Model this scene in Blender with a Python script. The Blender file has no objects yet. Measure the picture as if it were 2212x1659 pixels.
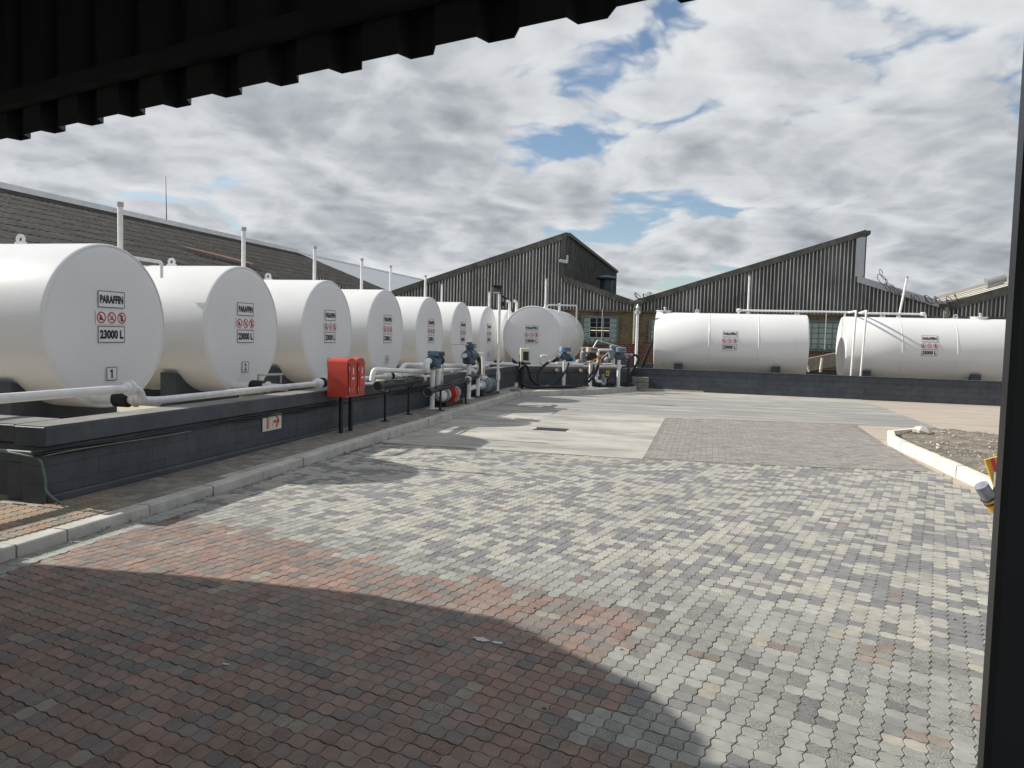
import bpy, math, random
import numpy as np
from mathutils import Vector, Matrix

random.seed(7)
rng = np.random.default_rng(11)
sc = bpy.context.scene
COL = sc.collection
R = math.radians

# ------------------------------------------------------------------ camera
# yard axes: +Y runs along the left tank row, +X along the back wall, Z up; metres
F_PX, ROLL, PITCH, EYE, YAW = 1674.19, 0.0267, 0.0598, 1.7618, 0.2482
cy_, sy_ = math.cos(YAW), math.sin(YAW)
def cam_dir(x, y, z):
    return Vector((cy_ * x - sy_ * y, sy_ * x + cy_ * y, z))
_right0 = cam_dir(1, 0, 0)
_fwd = cam_dir(0, math.cos(PITCH), -math.sin(PITCH))
_up0 = cam_dir(0, math.sin(PITCH), math.cos(PITCH))
_right = _right0 * math.cos(ROLL) + _up0 * math.sin(ROLL)
_up = _up0 * math.cos(ROLL) - _right0 * math.sin(ROLL)
cd = bpy.data.cameras.new("camera")
cd.sensor_width = 36.0
cd.lens = F_PX / 2212.0 * 36.0
cd.clip_start = 0.05
cd.clip_end = 2000.0
cam = bpy.data.objects.new("camera", cd)
COL.objects.link(cam)
m3 = Matrix((_right, _up, -_fwd)).transposed()
cam.matrix_world = Matrix.Translation((0, 0, EYE)) @ m3.to_4x4()
sc.camera = cam

# ------------------------------------------------------------------ light
KX, KY = 1.58, 0.0            # where one metre of height throws its shadow
SUN_TO = Vector((-KX, -KY, 1.0)).normalized()
sun_el = math.asin(SUN_TO.z)
sd = bpy.data.lights.new("sun", 'SUN')
sd.energy = 4.8
sd.angle = R(0.6)
sd.color = (1.0, 0.95, 0.87)
sun = bpy.data.objects.new("sun", sd)
COL.objects.link(sun)
sun.rotation_euler = (-SUN_TO).to_track_quat('-Z', 'Y').to_euler()
sun.location = (-30, 0, 30)

w = bpy.data.worlds.new("World")
sc.world = w
w.use_nodes = True
nt = w.node_tree
nt.nodes.clear()
def N(t, **kw):
    n = nt.nodes.new(t)
    for k, v in kw.items():
        setattr(n, k, v)
    return n
def L(a, b):
    nt.links.new(a, b)
def math_node(op, a=None, b=None, clamp=False):
    n = N('ShaderNodeMath', operation=op, use_clamp=clamp)
    for i, v in enumerate((a, b)):
        if v is None:
            continue
        if isinstance(v, (int, float)):
            n.inputs[i].default_value = v
        else:
            L(v, n.inputs[i])
    return n.outputs[0]
sky = N('ShaderNodeTexSky', sky_type='NISHITA')
sky.sun_disc = False
sky.sun_elevation = sun_el
sky.sun_rotation = math.atan2(SUN_TO.x, SUN_TO.y)
sky.air_density = 1.0
sky.dust_density = 0.6
sky.ozone_density = 1.6
tc = N('ShaderNodeTexCoord')
sep = N('ShaderNodeSeparateXYZ')
L(tc.outputs['Generated'], sep.inputs[0])
zc = math_node('ADD', math_node('MAXIMUM', sep.outputs[2], 0.0), 0.24)
u = math_node('DIVIDE', sep.outputs[0], zc)
v = math_node('DIVIDE', sep.outputs[1], zc)
uv = N('ShaderNodeCombineXYZ')
L(u, uv.inputs[0]); L(v, uv.inputs[1])
def noise(scale, detail, rough, loc, dist=0.0, dim='3D'):
    mp = N('ShaderNodeMapping')
    mp.inputs['Location'].default_value = loc
    L(uv.outputs[0], mp.inputs[0])
    n = N('ShaderNodeTexNoise', noise_dimensions='2D')
    n.inputs['Scale'].default_value = scale
    n.inputs['Detail'].default_value = detail
    n.inputs['Roughness'].default_value = rough
    n.inputs['Distortion'].default_value = dist
    L(mp.outputs[0], n.inputs['Vector'])
    return n.outputs[0]
def ramp(fac, stops, interp='EASE'):
    r = N('ShaderNodeValToRGB')
    r.color_ramp.interpolation = interp
    e = r.color_ramp.elements
    e[0].position, e[0].color = stops[0]
    e[1].position, e[1].color = stops[-1]
    for p, c in stops[1:-1]:
        k = e.new(p); k.color = c
    L(fac, r.inputs[0])
    return r.outputs[0]
g = lambda a: (a, a, a, 1)
def puffs(scale, loc, detail, rough):
    """billowing cells: fractal smooth Voronoi on a slightly warped plane"""
    wrp = N('ShaderNodeTexNoise', noise_dimensions='2D'); wrp.inputs['Scale'].default_value = scale * 1.3; wrp.inputs['Detail'].default_value = 5
    mp = N('ShaderNodeMapping'); mp.inputs['Location'].default_value = loc
    L(uv.outputs[0], mp.inputs[0]); L(mp.outputs[0], wrp.inputs['Vector'])
    sub = N('ShaderNodeVectorMath', operation='SUBTRACT'); sub.inputs[1].default_value = (.5, .5, .5); L(wrp.outputs['Color'], sub.inputs[0])
    sca = N('ShaderNodeVectorMath', operation='SCALE'); sca.inputs['Scale'].default_value = 0.55 / scale; L(sub.outputs[0], sca.inputs[0])
    ad = N('ShaderNodeVectorMath', operation='ADD'); L(mp.outputs[0], ad.inputs[0]); L(sca.outputs[0], ad.inputs[1])
    vo = N('ShaderNodeTexVoronoi', feature='F1', voronoi_dimensions='2D')
    vo.inputs['Scale'].default_value = scale
    vo.inputs['Detail'].default_value = detail
    vo.inputs['Roughness'].default_value = rough
    vo.inputs['Lacunarity'].default_value = 2.1
    L(ad.outputs[0], vo.inputs['Vector'])
    return math_node('SUBTRACT', 1.0, vo.outputs['Distance'])
def density(dx, dy):
    a = math_node('MULTIPLY', puffs(2.3, (3.4 + dx, 7.1 + dy, 0.3), 4.0, 0.45), 0.42)
    b = math_node('MULTIPLY', noise(1.05, 6, 0.52, (SKYX + dx, SKYY + dy, 2.0)), 0.58)
    return math_node('ADD', a, b)
SKYX, SKYY = 8.2, 1.7
cov = density(0, 0)
cov_sun = density(-0.05, 0.02)                 # the same field a little nearer the sun
mask = ramp(cov, [(0.195, g(0)), (0.295, g(1))])
wide = noise(0.5, 3, 0.45, (2.9, 6.3, 4.0))
relief = math_node('SUBTRACT', cov_sun, cov)
tone = math_node('ADD', math_node('ADD', math_node('MULTIPLY', cov, 0.50), math_node('MULTIPLY', relief, 1.1)), math_node('MULTIPLY', wide, 0.40))
cloud_col = ramp(tone, [(0.22, (0.60, 0.615, 0.63, 1)), (0.35, (0.50, 0.518, 0.54, 1)), (0.47, (0.375, 0.397, 0.425, 1)), (0.62, (0.255, 0.275, 0.30, 1))], 'LINEAR')
skys = N('ShaderNodeMixRGB', blend_type='MULTIPLY')
skys.inputs[0].default_value = 1.0
skys.inputs[2].default_value = (0.095, 0.095, 0.095, 1)
L(sky.outputs[0], skys.inputs[1])
mixc = N('ShaderNodeMixRGB')
L(mask, mixc.inputs[0]); L(skys.outputs[0], mixc.inputs[1]); L(cloud_col, mixc.inputs[2])
bg = N('ShaderNodeBackground')
bg.inputs['Strength'].default_value = 1.0
L(mixc.outputs[0], bg.inputs['Color'])
wo = N('ShaderNodeOutputWorld')
L(bg.outputs[0], wo.inputs['Surface'])

w.cycles.sampling_method = 'MANUAL'
w.cycles.sample_map_resolution = 512
sc.view_settings.view_transform = 'Standard'
sc.view_settings.look = 'None'
sc.view_settings.exposure = 0.36
sc.view_settings.gamma = 1.0
sc.view_settings.use_curve_mapping = False
sc.cycles.use_denoising = True
sc.cycles.max_bounces = 8
sc.cycles.diffuse_bounces = 4

# ------------------------------------------------------------------ materials
def material(name, color, rough=0.6, metal=0.0, var=0.12, scale=6.0, bump=0.0, bscale=60.0, attr=None,
             color2=None, c2scale=1.5, c2lo=0.45, c2hi=0.65, speck=0.0, sscale=180.0, spec=0.4, stretch=None, spots=None, wear=None):
    m = bpy.data.materials.new(name)
    m.use_nodes = True
    t = m.node_tree
    b = t.nodes['Principled BSDF']
    b.inputs['Roughness'].default_value = rough
    b.inputs['Metallic'].default_value = metal
    b.inputs['Specular IOR Level'].default_value = spec
    co = t.nodes.new('ShaderNodeTexCoord')
    geo = t.nodes.new('ShaderNodeNewGeometry')
    vec = geo.outputs['Position']
    if stretch:
        mp = t.nodes.new('ShaderNodeMapping')
        mp.inputs['Scale'].default_value = stretch
        t.links.new(vec, mp.inputs[0]); vec = mp.outputs[0]
    def nz(s, d=5, r=0.6):
        n = t.nodes.new('ShaderNodeTexNoise')
        n.inputs['Scale'].default_value = s
        n.inputs['Detail'].default_value = d
        n.inputs['Roughness'].default_value = r
        t.links.new(vec, n.inputs['Vector'])
        return n.outputs[0]
    def rp(fac, stops):
        r = t.nodes.new('ShaderNodeValToRGB')
        e = r.color_ramp.elements
        e[0].position, e[0].color = stops[0]
        e[1].position, e[1].color = stops[-1]
        t.links.new(fac, r.inputs[0])
        return r.outputs[0]
    if attr:
        a = t.nodes.new('ShaderNodeAttribute')
        a.attribute_name = attr
        base = a.outputs['Color']
    else:
        rgb = t.nodes.new('ShaderNodeRGB')
        rgb.outputs[0].default_value = (*color, 1)
        base = rgb.outputs[0]
    if color2 is not None:
        mx = t.nodes.new('ShaderNodeMixRGB')
        mx.inputs[2].default_value = (*color2, 1)
        t.links.new(rp(nz(c2scale, 7, 0.65), [(c2lo, (0, 0, 0, 1)), (c2hi, (1, 1, 1, 1))]), mx.inputs[0])
        t.links.new(base, mx.inputs[1])
        base = mx.outputs[0]
    if var > 0:
        mx = t.nodes.new('ShaderNodeMixRGB')
        mx.blend_type = 'MULTIPLY'
        mx.inputs[0].default_value = 1.0
        lo, hi = 1 - var, 1 + var
        t.links.new(rp(nz(scale), [(0.3, (lo, lo, lo, 1)), (0.7, (hi, hi, hi, 1))]), mx.inputs[2])
        t.links.new(base, mx.inputs[1])
        base = mx.outputs[0]
    if speck > 0:
        mx = t.nodes.new('ShaderNodeMixRGB')
        mx.blend_type = 'MULTIPLY'
        mx.inputs[0].default_value = 1.0
        lo, hi = 1 - speck, 1 + speck * (0.18 if wear else 0.7)
        t.links.new(rp(nz(sscale, 3, 0.7), [(0.36, (lo, lo, lo, 1)), (0.62, (hi, hi, hi, 1))]), mx.inputs[2])
        if wear:
            wa = t.nodes.new('ShaderNodeAttribute'); wa.attribute_name = wear
            t.links.new(wa.outputs['Fac'], mx.inputs[0])
        t.links.new(base, mx.inputs[1])
        base = mx.outputs[0]
    if spots:
        col_, sc_, lo_, hi_ = spots
        mx = t.nodes.new('ShaderNodeMixRGB')
        mx.inputs[2].default_value = (*col_, 1)
        t.links.new(rp(nz(sc_, 4, 0.55), [(lo_, (0, 0, 0, 1)), (hi_, (0.8, 0.8, 0.8, 1))]), mx.inputs[0])
        t.links.new(base, mx.inputs[1])
        base = mx.outputs[0]
    t.links.new(base, b.inputs['Base Color'])
    if bump > 0:
        bp = t.nodes.new('ShaderNodeBump')
        bp.inputs['Strength'].default_value = 1.0
        bp.inputs['Distance'].default_value = bump
        t.links.new(nz(bscale, 4, 0.6), bp.inputs['Height'])
        t.links.new(bp.outputs[0], b.inputs['Normal'])
    return m

M = {}
M['tank'] = material('tank_white_paint', (0.70, 0.705, 0.71), 0.33, var=0.03, scale=1.3, bump=0.0008, bscale=16, spec=0.45, color2=(0.62, 0.605, 0.57), c2scale=1.6, c2lo=0.55, c2hi=0.95, stretch=(1, 1, .45))
M['tank_end'] = material('tank_end_paint', (0.69, 0.70, 0.72), 0.4, var=0.025, scale=1.1, bump=0.0007, bscale=9)
M['pipe_white'] = material('pipe_white_paint', (0.72, 0.725, 0.73), 0.42, var=0.10, scale=7, color2=(0.45, 0.42, 0.38), c2scale=9, c2lo=0.62, c2hi=0.78)
M['charcoal'] = material('charcoal_wall_paint', (0.057, 0.066, 0.080), 0.55, var=0.22, scale=3.0, bump=0.003, bscale=30,
                         color2=(0.085, 0.09, 0.098), c2scale=1.7, c2lo=0.5, c2hi=0.8, spec=0.35, spots=((0.14, 0.135, 0.12), 2.3, 0.66, 0.85))
M['coping'] = material('charcoal_coping_paint', (0.06, 0.064, 0.072), 0.6, var=0.15, scale=4.0, bump=0.002, bscale=40,
                       color2=(0.10, 0.103, 0.107), c2scale=2.0, c2lo=0.5, c2hi=0.75)
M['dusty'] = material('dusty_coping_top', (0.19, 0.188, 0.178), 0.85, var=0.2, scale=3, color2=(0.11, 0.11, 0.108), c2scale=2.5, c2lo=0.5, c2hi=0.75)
M['joint'] = material('wall_joint', (0.03, 0.033, 0.037), 0.9, var=0.2)
M['black'] = material('black_steel', (0.012, 0.013, 0.015), 0.5, var=0.2)
M['rubber'] = material('black_rubber', (0.011, 0.011, 0.012), 0.55, var=0.25, scale=14, color2=(0.05, 0.048, 0.045), c2scale=6, c2lo=0.6, c2hi=0.8)
M['dark_metal'] = material('dark_cast_metal', (0.035, 0.037, 0.042), 0.5, metal=0.2, var=0.3, scale=15, bump=0.002, bscale=80)
M['brass'] = material('worn_brass', (0.30, 0.24, 0.15), 0.45, metal=0.6, var=0.3, scale=18)
M['steel'] = material('galvanised_steel', (0.42, 0.43, 0.44), 0.45, metal=0.5, var=0.15, scale=14)
M['grey_cast'] = material('grey_cast_iron', (0.20, 0.22, 0.25), 0.5, metal=0.1, var=0.25, scale=12)
M['slate_blue'] = material('slate_blue_meter_paint', (0.045, 0.075, 0.11), 0.42, var=0.25, scale=12)
M['light_blue'] = material('light_blue_meter_paint', (0.20, 0.32, 0.47), 0.4, var=0.12, scale=10)
M['dull_blue'] = material('dull_blue_meter_paint', (0.12, 0.19, 0.27), 0.45, var=0.2, scale=10)
M['tan_meter'] = material('tan_meter_paint', (0.42, 0.37, 0.28), 0.5, var=0.15)
M['red'] = material('red_cabinet_paint', (0.46, 0.045, 0.025), 0.38, var=0.12, scale=5)
M['red_dark'] = material('red_door_paint', (0.33, 0.03, 0.022), 0.4, var=0.12, scale=5)
M['sign_white'] = material('sign_white', (0.70, 0.71, 0.73), 0.45, var=0.03)
M['sign_face'] = material('sign_cream', (0.62, 0.60, 0.55), 0.5, var=0.06)
M['ink'] = material('sign_ink', (0.012, 0.013, 0.02), 0.5, var=0.0)
M['sign_red'] = material('sign_red', (0.52, 0.05, 0.06), 0.5, var=0.05)
M['sign_orange'] = material('sign_orange_red', (0.52, 0.085, 0.035), 0.5, var=0.05)
M['cream_box'] = material('cream_box_paint', (0.60, 0.58, 0.46), 0.5, var=0.06)
M['glass_dark'] = material('dark_panel_glass', (0.02, 0.022, 0.025), 0.12, var=0.0)
M['concrete'] = material('yard_concrete', (0.44, 0.42, 0.375), 0.85, var=0.16, scale=1.2, bump=0.002, bscale=70,
                         color2=(0.26, 0.255, 0.24), c2scale=0.42, c2lo=0.40, c2hi=0.66, speck=0.16, sscale=50, stretch=(1, 2.6, 1), spots=((0.13, 0.128, 0.12), 1.1, 0.60, 0.72))
def worn_lane(m, y0, y1, y2, y3, col):
    """tyres have greyed the concrete across the turning lane"""
    t = m.node_tree; b = t.nodes['Principled BSDF']
    old = b.inputs['Base Color'].links[0].from_socket
    geo = t.nodes.new('ShaderNodeNewGeometry'); sp = t.nodes.new('ShaderNodeSeparateXYZ')
    t.links.new(geo.outputs['Position'], sp.inputs[0])
    def mr(a_, b_, src):
        n = t.nodes.new('ShaderNodeMapRange'); n.interpolation_type = 'SMOOTHSTEP'
        n.inputs[1].default_value = a_; n.inputs[2].default_value = b_
        t.links.new(src, n.inputs[0]); return n.outputs[0]
    mp = t.nodes.new('ShaderNodeMapping'); mp.inputs['Scale'].default_value = (.35, 3.2, 1); t.links.new(geo.outputs['Position'], mp.inputs[0])
    nz = t.nodes.new('ShaderNodeTexNoise'); nz.inputs['Scale'].default_value = 1.0; nz.inputs['Detail'].default_value = 7
    t.links.new(mp.outputs[0], nz.inputs['Vector'])
    k1 = t.nodes.new('ShaderNodeMath'); k1.operation = 'MULTIPLY'; t.links.new(mr(y0, y1, sp.outputs[1]), k1.inputs[0]); t.links.new(mr(y3, y2, sp.outputs[1]), k1.inputs[1])
    k2 = t.nodes.new('ShaderNodeMath'); k2.operation = 'MULTIPLY'; t.links.new(k1.outputs[0], k2.inputs[0]); t.links.new(mr(.28, .62, nz.outputs[0]), k2.inputs[1])
    mx = t.nodes.new('ShaderNodeMixRGB'); mx.inputs[2].default_value = (*col, 1)
    t.links.new(k2.outputs[0], mx.inputs[0]); t.links.new(old, mx.inputs[1]); t.links.new(mx.outputs[0], b.inputs['Base Color'])
worn_lane(M['concrete'], 16.5, 20.0, 24.0, 27.5, (0.225, 0.227, 0.222))
M['tan_concrete'] = material('tan_concrete', (0.40, 0.345, 0.29), 0.85, var=0.15, scale=0.9, bump=0.002, bscale=60,
                             color2=(0.23, 0.215, 0.195), c2scale=0.5, c2lo=0.52, c2hi=0.75, stretch=(1, 3.5, 1))
M['ground'] = material('ground_soil', (0.24, 0.22, 0.19), 0.9, var=0.25, scale=0.4)
M['kerb'] = material('kerb_concrete', (0.46, 0.455, 0.425), 0.85, var=0.14, scale=5, bump=0.002, bscale=90,
                     color2=(0.27, 0.27, 0.24), c2scale=2.2, c2lo=0.5, c2hi=0.75, speck=0.1, sscale=120)
M['kerb_pale'] = material('pale_kerb_concrete', (0.66, 0.62, 0.53), 0.85, var=0.1, scale=5, bump=0.002, bscale=90,
                          color2=(0.48, 0.45, 0.38), c2scale=2.6, c2lo=0.55, c2hi=0.8)
M['sidewalk'] = material('sidewalk_concrete', (0.40, 0.375, 0.325), 0.9, var=0.22, scale=2.0, bump=0.003, bscale=60,
                         color2=(0.24, 0.23, 0.205), c2scale=1.1, c2lo=0.45, c2hi=0.7, speck=0.2, sscale=70)
M['bund'] = material('bund_floor_concrete', (0.50, 0.455, 0.37), 0.9, var=0.2, scale=1.5)
M['paver'] = material('interlocking_paver', (0.3, 0.3, 0.3), 0.88, var=0.16, scale=9, bump=0.0022, bscale=230, attr='pcol',
                      speck=0.62, sscale=150, wear='wear', color2=(0.215, 0.205, 0.19), c2scale=0.8, c2lo=0.52, c2hi=1.0, spots=((0.085, 0.08, 0.075), 1.15, 0.62, 0.95))
M['joint_sand'] = material('joint_sand', (0.125, 0.105, 0.085), 0.95, var=0.35, scale=5, color2=(0.36, 0.345, 0.31), c2scale=0.9, c2lo=0.40, c2hi=0.56)
M['joint_pale'] = material('pale_joint_sand', (0.22, 0.205, 0.185), 0.95, var=0.25, scale=3)
M['soil'] = material('island_soil', (0.155, 0.135, 0.108), 0.95, var=0.35, scale=5, bump=0.03, bscale=9, color2=(0.29, 0.26, 0.215),
                     c2scale=3, c2lo=0.45, c2hi=0.7, speck=0.3, sscale=40)
M['splash'] = material('dried_paint', (0.5, 0.52, 0.53), 0.8, var=0.3, scale=60)
M['weed'] = material('dry_weed', (0.10, 0.12, 0.045), 0.8, var=0.3)
M['rubble'] = material('rubble', (0.5, 0.47, 0.42), 0.9, var=0.3, scale=9)
M['sheet'] = material('weathered_cladding', (0.060, 0.063, 0.070), 0.7, var=0.55, scale=1.6, color2=(0.12, 0.124, 0.128), c2scale=0.9, c2lo=0.5, c2hi=0.8, stretch=(1, 1, 0.25))
M['rib'] = material('sunlit_cladding_rib', (0.55, 0.55, 0.51), 0.75, var=0.5, scale=1.5, stretch=(1, 1, 0.4))  # sun catching the ribs put into a paler colour than the sheet
M['verge'] = material('weathered_verge', (0.10, 0.10, 0.09), 0.85, var=0.4, scale=3.0, color2=(0.2, 0.19, 0.14), c2scale=2.0, c2lo=0.55, c2hi=0.75)
M['flash'] = material('grey_flashing', (0.42, 0.44, 0.47), 0.5, var=0.1, scale=1.0)
M['old_roof'] = material('old_fibre_roof', (0.030, 0.0275, 0.0235), 0.9, var=0.4, scale=2.2, color2=(0.055, 0.051, 0.042), c2scale=1.1, c2lo=0.45, c2hi=0.72, speck=0.4, sscale=5)
M['ridge_white'] = material('ridge_white', (0.82, 0.83, 0.84), 0.5, var=0.1, scale=1)
M['new_roof'] = material('pale_sheet_roof', (0.40, 0.43, 0.47), 0.55, var=0.06, scale=0.5)
M['tan_roof'] = material('tan_fibre_roof', (0.20, 0.185, 0.155), 0.85, var=0.25, scale=1.4)
M['cream_roof'] = material('cream_skylight_strip', (0.72, 0.69, 0.58), 0.6, var=0.08, scale=2)
M['rust_roof'] = material('rust_patch', (0.26, 0.12, 0.07), 0.9, var=0.3)
M['drain'] = material('mossy_drainpipe', (0.26, 0.26, 0.22), 0.85, var=0.4, scale=5, color2=(0.08, 0.085, 0.07), c2scale=5, c2lo=0.5, c2hi=0.62)
M['frame_grey'] = material('window_frame_grey', (0.12, 0.135, 0.145), 0.6, var=0.15)
M['pane_green'] = material('frosted_green_pane', (0.25, 0.34, 0.31), 0.3, var=0.12, scale=3)
M['pane_dark'] = material('dark_open_pane', (0.006, 0.006, 0.008), 0.15, var=0.0)
M['mullion'] = material('pale_mullion', (0.42, 0.46, 0.52), 0.5, var=0.05)
M['lamp_strip'] = bpy.data.materials.new('fluorescent_strip')
M['lamp_strip'].use_nodes = True
_b = M['lamp_strip'].node_tree.nodes['Principled BSDF']
_b.inputs['Base Color'].default_value = (0.8, 0.75, 0.5, 1)
_b.inputs['Emission Color'].default_value = (1, 0.9, 0.55, 1)
_b.inputs['Emission Strength'].default_value = 0.9
M['shed'] = material('charcoal_shed_sheet', (0.022, 0.024, 0.027), 0.6, var=0.25, scale=3)
M['shed_steel'] = material('charcoal_column_paint', (0.032, 0.040, 0.045), 0.5, var=0.15, scale=8)
M['blockgrey'] = material('raw_block', (0.24, 0.225, 0.195), 0.95, var=0.2, scale=8, bump=0.003, bscale=120)
M['yellow'] = material('yellow_paint', (0.62, 0.36, 0.04), 0.5, var=0.15, scale=14)
M['cable_green'] = material('green_cable', (0.12, 0.20, 0.17), 0.5, var=0.1)
M['cable_grey'] = material('grey_cable', (0.30, 0.30, 0.29), 0.6, var=0.15)
M['orange_wood'] = material('orange_wood_handle', (0.50, 0.24, 0.07), 0.6, var=0.15)
M['pink_valve'] = material('faded_pink_valve', (0.36, 0.27, 0.23), 0.6, var=0.2)

def brick_material(name, c1, c2, mortar):
    m = bpy.data.materials.new(name)
    m.use_nodes = True
    t = m.node_tree
    b = t.nodes['Principled BSDF']
    b.inputs['Roughness'].default_value = 0.9
    geo = t.nodes.new('ShaderNodeNewGeometry')
    sp = t.nodes.new('ShaderNodeSeparateXYZ')
    cb = t.nodes.new('ShaderNodeCombineXYZ')
    t.links.new(geo.outputs['Position'], sp.inputs[0])
    t.links.new(sp.outputs[0], cb.inputs[0]); t.links.new(sp.outputs[2], cb.inputs[1])
    br = t.nodes.new('ShaderNodeTexBrick')
    br.inputs['Scale'].default_value = 1.0
    br.inputs['Brick Width'].default_value = 0.24
    br.inputs['Row Height'].default_value = 0.09
    br.inputs['Mortar Size'].default_value = 0.012
    br.inputs['Color1'].default_value = (*c1, 1)
    br.inputs['Color2'].default_value = (*c2, 1)
    br.inputs['Mortar'].default_value = (*mortar, 1)
    br.inputs['Bias'].default_value = 0.0
    t.links.new(cb.outputs[0], br.inputs['Vector'])
    nz = t.nodes.new('ShaderNodeTexNoise')
    nz.inputs['Scale'].default_value = 2.5
    nz.inputs['Detail'].default_value = 6
    t.links.new(geo.outputs['Position'], nz.inputs['Vector'])
    r = t.nodes.new('ShaderNodeValToRGB')
    r.color_ramp.elements[0].position = 0.3; r.color_ramp.elements[0].color = (0.6, 0.6, 0.6, 1)
    r.color_ramp.elements[1].position = 0.7; r.color_ramp.elements[1].color = (1.25, 1.25, 1.25, 1)
    t.links.new(nz.outputs[0], r.inputs[0])
    mx = t.nodes.new('ShaderNodeMixRGB'); mx.blend_type = 'MULTIPLY'; mx.inputs[0].default_value = 1
    t.links.new(br.outputs['Color'], mx.inputs[1]); t.links.new(r.outputs[0], mx.inputs[2])
    t.links.new(mx.outputs[0], b.inputs['Base Color'])
    bp = t.nodes.new('ShaderNodeBump'); bp.inputs['Distance'].default_value = 0.01; bp.invert = True
    t.links.new(br.outputs['Fac'], bp.inputs['Height']); t.links.new(bp.outputs[0], b.inputs['Normal'])
    return m
M['yellow_brick'] = brick_material('yellow_brick', (0.235, 0.178, 0.092), (0.17, 0.128, 0.072), (0.085, 0.072, 0.052))
M['red_brick'] = brick_material('red_brick', (0.17, 0.05, 0.035), (0.11, 0.035, 0.028), (0.22, 0.17, 0.14))

# ------------------------------------------------------------------ mesh helpers
def frame_from(d):
    d = Vector(d).normalized()
    a = Vector((0, 0, 1)) if abs(d.z) < 0.9 else Vector((1, 0, 0))
    x = d.cross(a).normalized()
    y = d.cross(x).normalized()
    return x, y, d

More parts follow.
